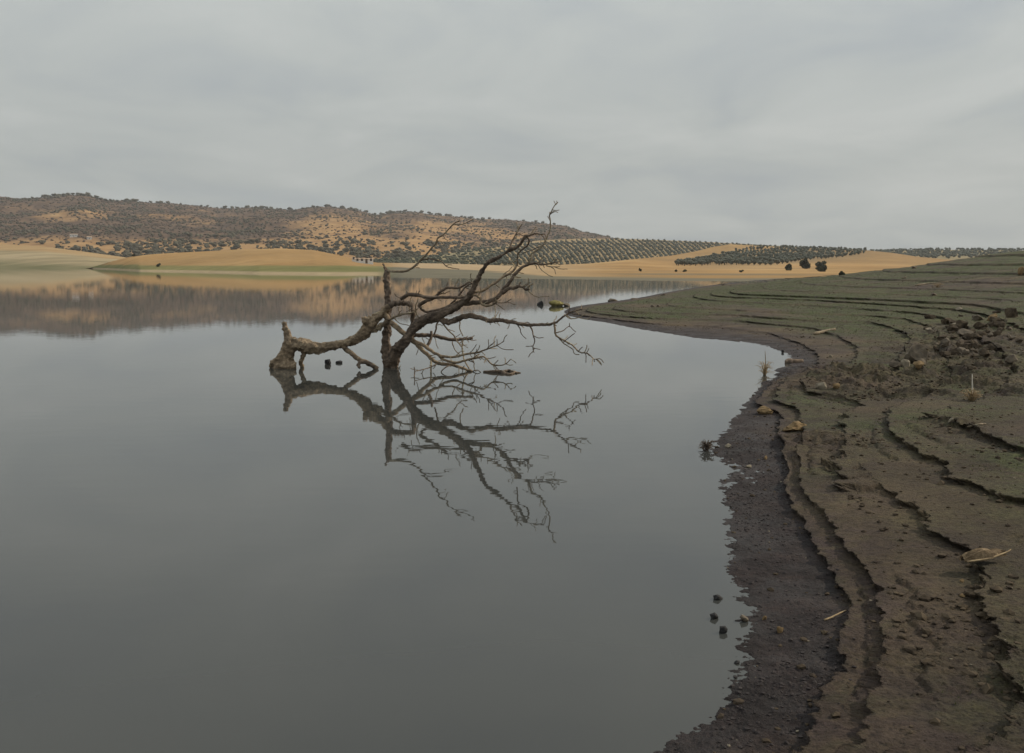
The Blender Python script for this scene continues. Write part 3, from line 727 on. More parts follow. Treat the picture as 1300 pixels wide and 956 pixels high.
# ------------------------------------------------ white farm buildings
def box_me(name, x0, x1, y0, y1, z0, z1):
    v = [(x, y, z) for z in (z0, z1) for y in (y0, y1) for x in (x0, x1)]
    return mesh_np(name, v, [(0, 2, 3, 1), (4, 5, 7, 6), (0, 1, 5, 4), (2, 6, 7, 3), (0, 4, 6, 2), (1, 3, 7, 5)], False)
def house(p, w, d, h, rise, label, nwin, name='farmhouse'):
    root = empty(name, p); tag(root, label, 'house')
    root.rotation_euler.z = math.atan2(-p.x, p.y)
    link('wall', box_me('wall', -w / 2, w / 2, -d / 2, d / 2, -2, h), WHITEWALL, root)
    e = 0.3
    v = [(-w / 2 - e, -d / 2 - e, h), (w / 2 + e, -d / 2 - e, h), (w / 2 + e, d / 2 + e, h), (-w / 2 - e, d / 2 + e, h), (-w / 2 - e, 0, h + rise), (w / 2 + e, 0, h + rise)]
    me = bpy.data.meshes.new('roof'); me.from_pydata(v, [], [(0, 1, 5, 4), (2, 3, 4, 5), (0, 4, 3), (1, 2, 5), (0, 3, 2, 1)]); link('roof', me, TILE, root)
    for i in range(nwin):
        x = -w / 2 + w * (i + .5) / nwin
        if i == nwin // 2: link('door', box_me('door', x - .5, x + .5, -d / 2 - .06, -d / 2 + .1, 0, 2.1), BARKD, root)
        else: link('window', box_me('window', x - .45, x + .45, -d / 2 - .05, -d / 2 + .1, 1.1, 2.2), DARKPANE, root)
house(rdg.find(96.5, 304), 10.5, 6, 3.6, 1.0, 'long low white farmhouse among the oaks on the lower left slope', 5)
house(rdg.find(116, 306.5), 6.5, 5, 3.0, 1.6, 'small pale farmhouse right of the long white one on the lower left slope', 3)
house(far.find(463, 334.5), 8.0, 4, 1.9, 0.5, 'low white shed at the right end of the tan knoll', 4, 'shed')
house(far.find(452, 332.5), 3.2, 3, 1.5, 0.4, 'tiny white hut left of the low white shed on the knoll', 2, 'hut')

# ================================================================== THE DEAD TREE
TREE_Y = CAMH * F / (466.5 - HOR)          # range of the trunk where it stands in the water
tree = empty('dead_tree', at_y(497, 466, TREE_Y) * 1.0)
tree.location.z = 0.0
tag(tree, 'bare fallen dead tree with a broken upright snag standing in the calm water', 'dead tree')
T0 = Vector(tree.location)
reg = {}          # branch id -> list of (px, py, Y)
def trace(bid, pts, Y0, Y1, bow=0.0):
    q = [(a, b) for a, b, *_ in pts]; s = [0.0]
    for i in range(1, len(q)): s.append(s[-1] + math.hypot(q[i][0] - q[i - 1][0], q[i][1] - q[i - 1][1]))
    out, rad = [], []
    for (a, b, r), t in zip(pts, s):
        t = t / s[-1]; Yv = Y0 + (Y1 - Y0) * t + bow * math.sin(math.pi * t)
        out.append(at_y(a, b, Yv) - T0); rad.append(r * Yv / F); reg.setdefault(bid, []).append((a, b, Yv))
    return out, rad
def depth_at(bid, a, b):
    return min(reg[bid], key=lambda t: (t[0] - a) ** 2 + (t[1] - b) ** 2)[2]
def tapered(pts, r0, r1):
    n_ = len(pts); return [(a, b, r0 + (r1 - r0) * i / (n_ - 1)) for i, (a, b) in enumerate(pts)]
def limb_mesh(name, plist, voxel=None):
    vs, fs, o = [], [], 0
    for v, f in plist:
        vs += [tuple(x) for x in v]; fs += [tuple(i + o for i in q) for q in f]; o = len(vs)
    me = bpy.data.meshes.new(name); me.from_pydata(vs, [], fs); me.polygons.foreach_set('use_smooth', [True] * len(me.polygons)); me.update(); return me
def remeshed(name, plist, mat, voxel, parent):
    ob = link(name, limb_mesh(name, plist), mat, parent)
    m1 = ob.modifiers.new('fuse', 'REMESH'); m1.mode = 'VOXEL'; m1.voxel_size = voxel; m1.use_smooth_shade = True
    m2 = ob.modifiers.new('soften', 'SMOOTH'); m2.iterations = 2; m2.factor = 0.5
    dg = bpy.context.evaluated_depsgraph_get(); ev = ob.evaluated_get(dg); me = bpy.data.meshes.new_from_object(ev); ob.modifiers.clear(); ob.data = me
    co = np.empty(len(me.vertices) * 3, np.float32); me.vertices.foreach_get('co', co); co = co.reshape(-1, 3); nn = np.empty(len(co) * 3, np.float32); me.vertices.foreach_get('normal', nn); nn = nn.reshape(-1, 3)
    h = 0.030 * fbm(co[:, 0] * 1.0 + co[:, 1] * .7, co[:, 2] + co[:, 1] * .4, 7.0, 4, 3, 0.6) + 0.012 * fbm(co[:, 0], co[:, 2], 26.0, 2, 8)
    co += nn * h[:, None]; me.vertices.foreach_set('co', co.ravel()); me.polygons.foreach_set('use_smooth', [True] * len(me.polygons)); me.update()
    if not me.materials: me.materials.append(mat)
    return ob
Yt = TREE_Y
# --- trunk: foot, upright snag, leaning main stem (one fused piece)
snag, snag_r = trace('snag', [(496, 474, 10.5), (495.7, 466, 9.2), (494.5, 458, 8.2), (491, 448, 6.6), (490.5, 432, 5.6), (491.5, 414, 4.7), (492.5, 399, 4.3), (492.3, 385, 4.2), (491.7, 362, 4.3), (490.8, 347, 3.9), (488.7, 340, 2.2), (487, 334.5, 0.6)], Yt, Yt + .35)
stem, stem_r = trace('stem', [(497, 468, 8.5), (499, 456, 8.0), (503.5, 445, 7.2), (512, 436.5, 6.6), (520, 427, 6.6), (525, 417.5, 6.3), (533.5, 409.5, 6.6), (546, 403.5, 7.0), (558.5, 400, 6.3), (570.5, 393.5, 5.6), (584, 385.5, 4.9), (594, 378.5, 4.5), (599.5, 368.5, 4.0),
                              (604.5, 359, 3.6), (610.5, 347, 3.2), (617, 337, 3.0), (621.8, 332.5, 2.7), (631.8, 327.3, 2.3), (641, 322, 2.2), (648, 317, 2.2), (657, 313, 2.0), (663, 307, 1.8), (667, 299.6, 1.5)], Yt, Yt - 2.6)
remeshed('trunk', [tube(snag, snag_r, 14, 0.05, 1), tube(stem, stem_r, 14, 0.05, 2), tube(*trace('knob', tapered([(498, 462), (503.5, 461)], 4.2, 3.2), Yt - .05, Yt - .12), 8, .1, 3)], BARKD, 0.022, tree)
# --- the fallen log with its stump
log, log_r = trace('log', [(355, 470, 13), (360, 461, 12.5), (364, 449, 9.5), (369, 438, 8.3), (377, 437, 8.4), (386, 439.5, 8.8), (397, 441.3, 8.2), (409, 441, 6.8), (422, 439, 5.7), (438, 435.3, 5.2), (450, 431, 5.8), (460, 423.5, 7.2), (468, 414, 8.0), (477, 405, 6.6), (486.5, 397, 4.8), (494, 388, 4.0)], Yt - .05, Yt - .25)
stub, stub_r = trace('stub', [(370, 440, 7.5), (366, 429, 5.6), (363, 419, 4.4), (360.8, 409, 3.5)], Yt - .05, Yt + .1)
blk, blk_r = trace('block', [(470, 417, 8.0), (466.5, 408, 6.8), (464.5, 403.5, 6.0)], Yt - .15, Yt - .3)
ft, ft_r = trace('foot', [(357, 464, 8.5), (367, 466, 8.5), (374.5, 466.5, 5.5)], Yt - .1, Yt - .35)
ft2, ft2_r = trace('foot2', [(361, 459, 8), (350, 464, 8), (344, 467.5, 4)], Yt - .1, Yt - .1)
remeshed('fallen_log', [tube(log, log_r, 14, 0.06, 5), tube(stub, stub_r, 10, 0.06, 6), tube(blk, blk_r, 9, 0.08, 7), tube(ft, ft_r, 9, .08, 8), tube(ft2, ft2_r, 9, .08, 9)], BARK, 0.022, tree)

def branch(bid, pts, r0, r1, parent_id, Y1=None, dY=0.0, mat=BARKD, name='branch', parent=tree, bow=0.0, seg=8, jit=0.16):
    a, b = pts[0]; Y0 = depth_at(parent_id, a, b) if parent_id else Yt
    tp = pts if len(pts[0]) == 3 else tapered(pts, r0, r1)
    p, r = trace(bid, tp, Y0, Y0 + dY if Y1 is None else Y1, bow)
    r = [max(x, 0.009) for x in r]
    return link(name, limb_mesh(name, [tube(p, r, seg, jit, abs(hash(bid)) % 9973 if False else sum(map(ord, bid)) * 7, 4)]), mat, parent)
def twig(bid, pts, r0, r1, pid, parent, dY=0.0, mat=PALEWOOD):
    return branch(bid, pts, r0, r1, pid, dY=dY, mat=mat, name='twig', parent=parent, seg=6, jit=0.25)
B = {}
B['arch'] = branch('arch', [(494, 388), (499, 386), (505, 385), (512, 384.5), (519, 385.5), (524, 389), (524.3, 396)], 3.8, 2.8, 'log', dY=-.1)
B['post'] = branch('post', [(524.3, 390), (523.8, 402), (523.8, 412), (522.5, 421)], 2.7, 3.2, 'arch', dY=.1)
B['strand'] = branch('strand', [(472, 420), (478, 417.5), (485, 413), (491, 408), (493, 404)], 4.0, 3.0, 'log', dY=-.15, mat=BARK)
B['L1'] = branch('L1', [(487, 398), (493, 405), (498, 411), (509, 420), (521, 428.5), (527, 435), (535, 442.5), (541, 449), (547, 455), (554, 459.5), (561, 462), (574, 463.3), (587, 467.5), (600, 472)], 3.6, 1.6, 'log', Y1=Yt - 1.0, mat=BARK)
B['hook'] = branch('hook', [(435.5, 438), (441, 444), (447, 449.5), (457, 457), (468, 461.8), (479, 468.5)], 3.3, 3.0, 'log', dY=-.3, mat=BARK)
B['hookroot'] = branch('hookroot', [(475, 466), (466, 460.5), (458, 459.8), (454.5, 463), (457, 467)], 2.4, 2.0, 'hook', dY=-.2)
B['under'] = branch('under', [(388, 446), (384.5, 453), (382, 459), (383.5, 466)], 3.0, 2.6, 'log', dY=.1, mat=BARK)
B['long'] = branch('long', [(491.5, 344), (505, 344.8), (516.4, 343.5), (525, 339), (532.7, 331.6), (540, 324), (547.8, 315), (554, 307.7), (555.3, 302.7), (562.8, 298.3), (570.4, 290), (576.6, 283.5), (584.5, 280)], 1.6, 0.8, 'snag', dY=-.9, mat=PALEWOOD)
twig('long2', [(576, 285), (584, 285), (589, 284), (596.7, 280.7), (602.5, 276.8)], .8, .4, 'long', B['long'], -.2)
twig('long3', [(534, 330.5), (545, 328.4), (552, 330), (560, 331.6), (566.6, 338), (573, 340), (583, 341.6)], 1.0, .4, 'long', B['long'], -.5, BARKD)
twig('long4', [(566, 337.5), (570, 336), (574, 336.5)], .5, .3, 'long3', B['long'], -.1)
twig('long5', [(562.8, 298.3), (565, 303), (569, 306)], .6, .3, 'long', B['long'], .2)
B['tip'] = branch('tip', [(667, 299.6), (674, 298.6), (680, 296.5), (686, 297.5), (692, 297)], 1.4, .5, 'stem', dY=-.2)
B['spur'] = branch('spur', [(647.5, 317), (649, 308.5), (652, 303), (656, 295.5), (660, 289), (663, 284)], 1.3, .5, 'stem', dY=.3)
twig('spur2', [(652, 303), (655.5, 302), (657, 297)], .6, .3, 'spur', B['spur'], .1)
B['drop'] = branch('drop', [(668, 299.6), (671.5, 304), (671, 309), (667.5, 313.5), (661, 318.5), (657.6, 322.5), (657, 328.4), (656.4, 338)], 1.2, .8, 'stem', dY=.4)
B['N'] = branch('N', [(589, 384.8), (604, 383.7), (619, 382.8), (629, 380), (636.5, 371.5), (642, 364.5), (648, 357), (653.5, 348), (661.6, 341), (669.4, 336.2), (678.8, 334), (686.7, 336), (693, 335.5), (702, 334), (711, 331.8)], 3.4, .6, 'stem', Y1=Yt - 1.5)
twig('N2', [(693, 335.5), (696, 338), (704, 339), (711, 338.4)], .9, .4, 'N', B['N'], -.2)
twig('N3', [(683.5, 335.5), (686, 341), (690, 345), (696, 349), (702, 351.4)], .7, .3, 'N', B['N'], -.4)
twig('N4', [(699, 338.5), (704, 342.5), (705.5, 348)], .6, .3, 'N2', B['N'], -.1)
twig('N5', [(704, 339), (711, 341.2), (720.5, 341.6)], .6, .3, 'N2', B['N'], -.3)
B['whip'] = branch('whip', [(669.4, 336.2), (674, 329), (675, 322), (682, 317.5), (688, 312.7), (691, 308), (695, 300), (698.4, 290.8), (698.6, 279.8), (697.6, 273.5), (700.8, 267), (704, 261), (708.5, 256.6)], 1.4, .5, 'N', dY=-.1, mat=PALEWOOD)
twig('whip2', [(700, 269.2), (704, 268.8), (708.5, 269.4)], .5, .3, 'whip', B['whip'], -.1)
twig('whip3', [(688, 312.7), (682, 314), (675, 318), (669, 319.5), (664, 322)], .7, .4, 'whip', B['whip'], .3, BARKD)
twig('whip4', [(704, 261), (707, 258.5), (706.5, 255)], .4, .25, 'whip', B['whip'], .1)
B['M'] = branch('M', [(599, 371), (608, 370.5), (616, 367), (627, 360), (638, 352), (647.5, 346.5), (653.7, 341), (655.3, 335.5)], 2.0, 1.2, 'stem', dY=.5, mat=BARK)
twig('M2', [(638, 352), (641, 347), (646, 343.5), (651, 338)], .7, .4, 'M', B['M'], .2)
B['P'] = branch('P', [(638, 372), (646, 367), (653.7, 365), (660, 363.2), (664.7, 365.2), (668, 368), (672.5, 367.2)], 2.6, 1.0, 'N', dY=-.5)
twig('P2', [(660, 363.5), (659.5, 360.5), (661.5, 358)], 1.2, .8, 'P', B['P'], 0, BARKD)
twig('P3', [(670, 368), (673.5, 371.5), (677, 374.7), (683.5, 377), (690, 376.4), (697.5, 376)], .9, .3, 'P', B['P'], -.4)
twig('P4', [(668, 368), (671, 363.5), (675, 361)], .6, .3, 'P', B['P'], -.1)
B['Q'] = branch('Q', [(600, 374), (604, 375), (609, 378), (610.5, 385), (619, 388.3), (627, 386), (631, 381)], 1.7, 1.3, 'stem', dY=-.3, mat=BARK)
twig('Q2', [(627, 386), (629, 393), (628.6, 399), (628, 404.5)], .8, .4, 'Q', B['Q'], -.2)
twig('Q3', [(628, 385), (632, 387), (636, 390), (640.5, 393)], .9, .4, 'Q', B['Q'], -.3, BARKD)
twig('Q4', [(629, 384), (636, 384.6), (646, 384), (655, 387)], .7, .3, 'Q', B['Q'], -.4, BARKD)
twig('Q5', [(629, 381), (628, 377), (629, 374), (627.5, 370.5)], .7, .4, 'Q', B['Q'], -.1)
twig('Q6', [(640, 384.3), (644, 382.5), (649, 380)], .5, .25, 'Q4', B['Q'], -.1, BARKD)
B['U1'] = branch('U1', [(594, 377.6), (580, 377.4), (563.7, 377), (547, 377.6), (538.6, 376.6), (528.5, 374.6), (518.5, 373.5), (513, 377), (508.5, 379.6)], 1.7, 2.6, 'stem', dY=.35)
B['U2'] = branch('U2', [(531, 389), (537, 383.6), (547, 380), (555, 375), (560, 370), (568.7, 365), (578.7, 366), (587, 363.5), (595.5, 358.5), (600, 360)], 2.6, .9, 'stem', dY=-.35)
twig('U2a', [(558.5, 372), (559.3, 368), (559.7, 363.5)], 1.0, .5, 'U2', B['U2'], 0, BARKD)
twig('U2b', [(576.5, 366), (578.5, 361.5), (580.5, 357.5), (583.4, 352.4)], .7, .35, 'U2', B['U2'], -.1)
twig('U2c', [(559, 371.5), (564, 373), (567.5, 371), (571.5, 370)], .9, .4, 'U2', B['U2'], -.2, BARK)
B['U3'] = branch('U3', [(532, 387), (536.5, 393.3), (543.6, 396), (555, 393.8), (568.7, 388.6), (577, 382), (583.8, 373.6), (590.5, 365), (595.5, 361), (600.5, 360.5)], 1.8, .8, 'U2', dY=-.1)
B['V1'] = branch('V1', [(492, 405.5), (498, 404), (503, 401.5), (510, 399.4), (518, 398), (526, 396.5)], 1.6, 1.2, 'log', dY=-.3, mat=PALEWOOD)
twig('V2', [(505, 400.5), (507.5, 397), (505.5, 393), (507, 389.5)], .7, .4, 'V1', B['V1'])
twig('V3', [(501, 405), (508.5, 411), (514, 412), (520, 413.7)], .6, .4, 'L1', B['V1'], -.2, BARKD)
B['V4'] = branch('V4', [(534, 408.7), (530.5, 402), (528.3, 396), (527.7, 388), (529.5, 383.5), (531, 379)], 1.0, .5, 'stem', dY=-.3, mat=PALEWOOD)
twig('V5', [(527.5, 420), (527.2, 408), (527, 394)], .5, .4, 'post', B['V4'], -.3)
twig('V6', [(528.3, 394), (532, 390.5), (537, 389.5)], .6, .3, 'V4', B['V4'], -.1)
B['R'] = branch('R', [(556, 403), (565, 408.3), (574, 408.3), (580.4, 404), (594, 401), (604, 401.8), (614, 405), (622, 407.3), (629, 406.3), (636, 406.3), (645, 408), (655, 409.8), (664, 412), (675, 412.7), (688, 412.5), (697, 411.6), (703, 410), (708, 408), (714, 402.7), (720.4, 399), (725.4, 395.8), (733, 394), (739.5, 392.2)], 4.0, .6, 'stem', Y1=Yt - 2.6, bow=.1)
twig('R2', [(718, 400.5), (722, 403.5), (727, 404.7), (735.5, 403), (740.5, 400), (744, 399.5)], .8, .35, 'R', B['R'], -.2)
twig('R3', [(735.5, 403), (740, 404.5), (745.5, 405), (749, 403), (752, 400.6)], .6, .3, 'R2', B['R'], -.2)
twig('R4', [(664, 412), (668, 409), (671, 409.5), (674, 412)], .7, .5, 'R', B['R'], .1, BARKD)
B['R5'] = branch('R5', [(703.5, 410.5), (704.7, 417.7), (705.5, 424.6), (711.6, 430), (719, 434), (726.7, 438.4), (734, 446), (740, 447.8), (745.5, 448.5), (750, 452), (754.3, 456), (761.8, 455.4), (766.5, 460.5)], 1.4, .4, 'R', dY=-.3, mat=BARK)
twig('R6', [(708, 427.5), (712, 432), (716.6, 436.5), (726.7, 443), (728, 446.5), (730.4, 449.7), (735.5, 450.3)], .9, .35, 'R5', B['R5'], -.15, BARK)
twig('R7', [(714.5, 435), (720, 430.5), (729.5, 423.2)], .7, .3, 'R6', B['R5'], -.2, BARKD)
twig('R8', [(705.5, 422.5), (710, 421.5), (715.4, 419.6), (719, 416), (723, 414.6), (727, 418), (731, 421.5)], .8, .3, 'R5', B['R5'], .3, BARKD)
twig('R9', [(723, 414.6), (723.2, 410)], .5, .3, 'R8', B['R5'], 0, BARKD)
twig('R10', [(754.3, 456), (754.8, 459.5)], .4, .3, 'R5', B['R5'], 0, BARKD)
B['R11'] = branch('R11', [(672, 412.7), (675.5, 419), (677, 426), (679, 433), (676.5, 440.5), (680, 442.5), (686, 443.5)], 1.0, .4, 'R', dY=.2)
twig('R12', [(677, 426), (683, 429), (690, 428.5)], .6, .3, 'R11', B['R11'], -.2, BARKD)
twig('R13', [(655, 410), (660, 417), (662, 424), (668, 430)], .8, .3, 'R', B['R'], .2, BARKD)
B['S'] = branch('S', [(521, 425), (528, 425.4), (535, 425.8), (550, 426), (563.7, 428.8), (573.7, 431), (587, 430.5), (600, 429.4)], 2.6, 2.0, 'stem', dY=.4)
twig('S2', [(587, 430), (587, 440), (587.3, 446), (589.6, 458), (595.5, 468)], 1.1, .9, 'S', B['S'], -.5)
twig('S3', [(573.7, 431.5), (575.5, 439), (578.7, 445.5), (584, 450.7)], .8, .5, 'S', B['S'], -.3, BARK)
twig('S4', [(550, 426), (553, 431), (554, 437), (556.5, 442.5)], .6, .3, 'S', B['S'], -.1)
B['T1'] = branch('T1', [(526, 433.5), (537, 438), (545, 444), (555, 449.7), (563.7, 452.8), (577, 453), (590.5, 449.8), (604, 448), (614, 444.7), (619, 443), (630.6, 438.8), (640, 432.8)], 2.4, .5, 'L1', dY=-1.2, mat=BARK)
twig('T1a', [(619, 443), (622, 438.5), (626, 436)], .5, .3, 'T1', B['T1'], 0, BARKD)
twig('T1b', [(630.6, 438.8), (640, 443.5), (652, 444)], .5, .3, 'T1', B['T1'], -.2, BARKD)
B['T2'] = branch('T2', [(557, 450.5), (560, 453), (566, 457.5), (578.7, 460.4), (590.5, 457.3), (604, 454.7), (614.6, 453), (622, 460.5), (627, 463.6), (634.6, 463.8), (642, 462), (648.5, 456)], 1.9, .5, 'T1', dY=-.7, mat=BARK)
twig('T2a', [(648.5, 456), (652, 458), (655, 461)], .4, .25, 'T2', B['T2'], -.1)
twig('T2b', [(642, 462), (647, 463.7), (651, 463)], .4, .25, 'T2', B['T2'], -.1)
twig('T2c', [(626, 464), (628, 468), (631, 471)], .5, .3, 'T2', B['T2'], -.1)
twig('T2d', [(594, 457), (601.5, 460.8), (601.7, 466), (604, 472)], .7, .5, 'T2', B['T2'], -.1, BARK)
B['W1'] = branch('W1', [(547.8, 420.4), (547.5, 427), (546, 433), (541.5, 443)], 1.6, 2.0, 'S', dY=-.2)
B['W2'] = branch('W2', [(560, 404), (554, 412), (553.6, 418), (551, 425.5)], 1.1, 1.0, 'stem', dY=.1)
B['W3'] = branch('W3', [(560, 406), (562.5, 411), (568.7, 418.7), (577, 427), (580, 433), (585.5, 440)], 1.1, .7, 'stem', dY=-.4, mat=BARK)
twig('W4', [(583.8, 405), (583.8, 412), (584, 419), (588, 427)], .9, .6, 'R', B['W3'], 0, BARK)
twig('W5', [(553.6, 413), (558, 412), (562, 413.5)], .7, .4, 'W2', B['W3'], -.1)
B['D1'] = branch('D1', [(556, 461), (552, 463.5), (545, 466.8), (536, 469.5), (527, 471.5)], .9, .5, 'L1', dY=-1.2)
twig('D2', [(526, 466), (526.2, 474), (526, 486)], .7, .7, 'D1', B['D1'], 0, BARKD)
B['D3'] = branch('D3', [(547, 456), (547.3, 462), (547, 470), (547, 476)], 1.3, 1.0, 'L1', dY=-.5, mat=PALEWOOD)
twig('D4', [(574, 463.3), (566, 466), (561, 471), (557, 478)], 1.0, .6, 'L1', B['D3'], -.4, BARKD)
twig('D5', [(600, 471.5), (606, 470), (612, 474), (618, 482)], .8, .4, 'L1', B['L1'], -.3, BARKD)
B['heel'] = branch('heel', [(503, 470), (506, 468), (508.5, 464.5)], .9, .5, 'stem', dY=-.3, mat=PALEWOOD)

# fine side twigs along the thinner limbs
rt = random.Random(31); CNT = 0
for bid, n_t in (('long', 5), ('spur', 6), ('tip', 6), ('drop', 3), ('N', 16), ('whip', 8), ('M', 7), ('P', 7), ('Q', 4), ('U1', 5), ('U2', 7), ('U3', 6), ('V1', 4), ('R', 22), ('R5', 11), ('R11', 4), ('S', 9), ('T1', 16), ('T2', 15), ('L1', 13), ('W3', 4), ('D1', 4), ('arch', 3)):
    pts_ = reg[bid]
    for _ in range(n_t):
        i = rt.randrange(max(1, len(pts_) // 3), len(pts_)); a, b, _y = pts_[i]; a0, b0, _ = pts_[i - 1]
        t = rt.random(); a, b = a0 + (a - a0) * t, b0 + (b - b0) * t
        th = math.atan2(pts_[i][1] - b0, pts_[i][0] - a0) + rt.choice((-1, 1)) * rt.uniform(.5, 1.2); L_ = rt.uniform(4, 13); q_ = [(a, b)]
        for _s in range(rt.randint(2, 3)):
            th += rt.uniform(-.5, .5); a += math.cos(th) * L_ / 2.5; b += math.sin(th) * L_ / 2.5; q_.append((a, min(b, 474)))
        CNT += 1; twig('fine%d' % CNT, q_, rt.uniform(.45, .7), .28, bid, B[bid], rt.uniform(-.35, .35), rt.choice((PALEWOOD, BARK, BARKD)))

# ================================================================== THINGS IN THE WATER
def rock(name, p, size, mat, label, cat='stone', seed=0, group=None, base=ICO3, sink=0.25, rough=0.28, rz=None):
    r = np.random.default_rng(seed); v = base[0].copy()
    for _ in range(11):          # flat breaks
        nrm = r.standard_normal(3); nrm /= np.linalg.norm(nrm); d = r.uniform(0.38, 0.8); s = v @ nrm - d; v -= np.clip(s, 0, None)[:, None] * nrm * 0.92
    v *= 1 + rough * fbm(v[:, 0] + seed * 3.7, v[:, 1] + v[:, 2] * 1.3, 1.6, 4, seed, 0.6)[:, None] * 0.8
    v /= np.ptp(v, axis=0); v = v * np.array(size)
    v[:, 2] -= v[:, 2].min() + sink * size[2]
    me = mesh_np(name, v, base[1], False)
    o = link(name, me, mat); o.location = p; o.rotation_euler.z = r.uniform(-.4, .4) if rz is None else rz
    tag(o, label, cat, group); return o
def mpp(p): return math.hypot(p.x, p.y) / F

def wet_rock(px, py, w, h, label, seed, mat=STONE_D, group=None, name='stone'):
    p = at_z(px, py, 0); k_ = mpp(p); return rock(name, p, (w * k_, w * k_ * .8, h * k_ * 1.35), mat, label, 'stone', seed, group, ICO2, 0.3)
wet_rock(416, 462.5, 9, 7, 'larger of two black stones breaking the water under the fallen log', 1)
wet_rock(431.5, 461, 9, 3.5, 'smaller flat black stone in the water under the fallen log', 2)
wet_rock(911.5, 760, 13, 6, 'dark pointed stone in the shallows, farthest of the three near the mud', 3)
wet_rock(905.5, 785.5, 11, 8, 'steep triangular dark stone in the shallows, middle of the three', 4)
wet_rock(917, 803, 11, 9, 'rounded dark stone in the shallows, nearest of the three', 5)
wet_rock(936, 842, 8, 4, 'small black stone at the water edge near the bottom of the shore', 6)
wet_rock(684.5, 387, 8, 6, 'small black rock in the inlet left of the yellowish rock', 7)
p = at_z(706, 388.5, 0); rock('stone', p, (19 * mpp(p), 14 * mpp(p), 11 * mpp(p)), MOSS, 'yellowish algae covered rock standing in the inlet off the muddy point', 'stone', 8, None, ICO3, .3)
wet_rock(720, 388.5, 9, 4, 'low dark reddish rock off the muddy point beside the yellowish rock', 9, STONE_G)
wet_rock(994, 447.5, 4, 4, 'tiny dark stone at the head of the small bay', 12)

# floating forked branch
p0 = at_z(638, 472.6, 0)
fb = empty('floating_branch', p0); tag(fb, 'dark forked branch floating on the water right of the dead tree', 'branch')
def local(pts, o, z=0.0): return [at_z(a, b, z) - o for a, b in pts]
link('stem', tube_mesh('stem', local([(614, 472), (624, 472.4), (636, 472.8), (641, 474.2), (647, 475.2), (654, 473.2), (661, 473)], p0, .01), [.03, .055, .05, .035, .03, .03, .012], 7, .1, 3), BARKD, fb)
link('fork', tube_mesh('fork', local([(633, 472.4), (641, 471), (646, 470.4), (652, 471.8), (656, 473)], p0, .02), [.03, .032, .03, .028, .02], 7, .1, 4), BARKD, fb)
# sunken log at the bay head
p0 = at_z(1007, 459.5, 0)
lg = empty('sunken_log', p0); tag(lg, 'short black log lying half in the water at the head of the bay', 'log')
link('log', tube_mesh('log', local([(997, 459.5), (1003, 459.3), (1010, 459), (1019, 458.7)], p0, .03), [.06, .085, .08, .05], 9, .1, 5), BARKD, lg)

# ---- dead weeds standing up
def weed(name, p, label, cat, stalk_h, spread, n_, mat, stalk_mat, seed, h=None, droop=0.3):
    root = empty(name, p); tag(root, label, cat); r = random.Random(seed)
    if stalk_h: link('stalk', tube_mesh('stalk', [(0, 0, -.06), (spread * .03, 0, stalk_h * .5), (-spread * .02, 0, stalk_h)], [.013, .011, .005], 6, .1, seed), stalk_mat, root)
    vs = []
    for i in range(n_):
        a = r.uniform(0, 6.28); l = spread * r.uniform(.4, 1.0); hh = (h or spread) * r.uniform(.2, 1.0); s = r.uniform(.15, .5)
        vs.append(tube([(r.uniform(-.05, .05) * spread, r.uniform(-.05, .05) * spread, -.04), (l * s * math.cos(a), l * s * math.sin(a), hh * .75), (l * math.cos(a) * .8, l * math.sin(a) * .8, hh), (l * math.cos(a + .4), l * math.sin(a + .4), hh * (1 - droop * r.random()))], [.006, .005, .004, .002], 4, .3, seed + i, 2))
    link('sprigs', limb_mesh('sprigs', vs), mat, root); return root
p = on_bank(1239.5, 509); weed('dead_weed', p, 'dried brown weed with one tall white stalk on the right bank', 'weed', 31 * mpp(p), 16 * mpp(p), 60, STRAW, WHITESTALK, 5, 14 * mpp(p))
p = at_z(971, 476, 0); weed('dead_weed', p, 'pale dead weed standing in the shallows at the bay edge', 'weed', 30 * mpp(p), 14 * mpp(p), 34, STRAW, PALEWOOD, 6, 17 * mpp(p))
p = at_z(897, 572, 0); weed('drift_brush', p, 'tangle of black roots on the tip of the mud at the water edge', 'brush', 0, 11 * mpp(p), 60, BARKD, BARKD, 8, 13 * mpp(p), .5)
p = on_bank(1191, 365); weed('dead_weed', p, 'reddish dry bush on the green upper bank', 'weed', 0, 9 * mpp(p), 50, STRAW, STRAW, 9, 6 * mpp(p))
p = on_bank(918, 363); weed('drift_brush', p, 'dark pile of driftwood on the far end of the bank by the inlet', 'brush', 0, 9 * mpp(p), 50, BARKD, BARKD, 10, 4 * mpp(p))
p = on_bank(1068, 349.5); leafy('bush', p, 8 * mpp(p), 5 * mpp(p), .05, OAK, 'small dark bush on the crest of the green bank', 'bush', 360, 300, .09, 5)

# ---- driftwood
def on_line(pts, lift): return [on_bank(a, b) + Vector((0, 0, lift)) for a, b in pts]
c = on_bank(1262, 719)
dw = empty('driftwood', c); tag(dw, 'curved slab of pale driftwood bark lying across the mud step at right', 'driftwood')
q = on_line([(1236, 728), (1290, 713)], .045); zt = max(q[0].z, q[1].z); q[0].z = zt - .02; q[1].z = zt + .015; a, b = q[0] - c, q[1] - c; ax = (b - a); L = ax.length; ax.normalize(); side = Vector((-ax.y, ax.x, 0)).normalized()
vs_, fs_ = [], []
for i in range(15):
    t = i / 14; w = 0.062 * (math.sin(math.pi * min(1, .08 + t * .94)) ** .6) * (0.8 if t > .6 else 1); cc = a.lerp(b, t)
    for j in range(9):
        s = -1 + j / 4; vs_.append(cc + side * (w * s) + Vector((0, 0, 0.055 * (1 - s * s) * (w / .062) + .010 * math.sin(7 * t + 3 * s) + .007 * math.sin(11 * s + 4 * t))))
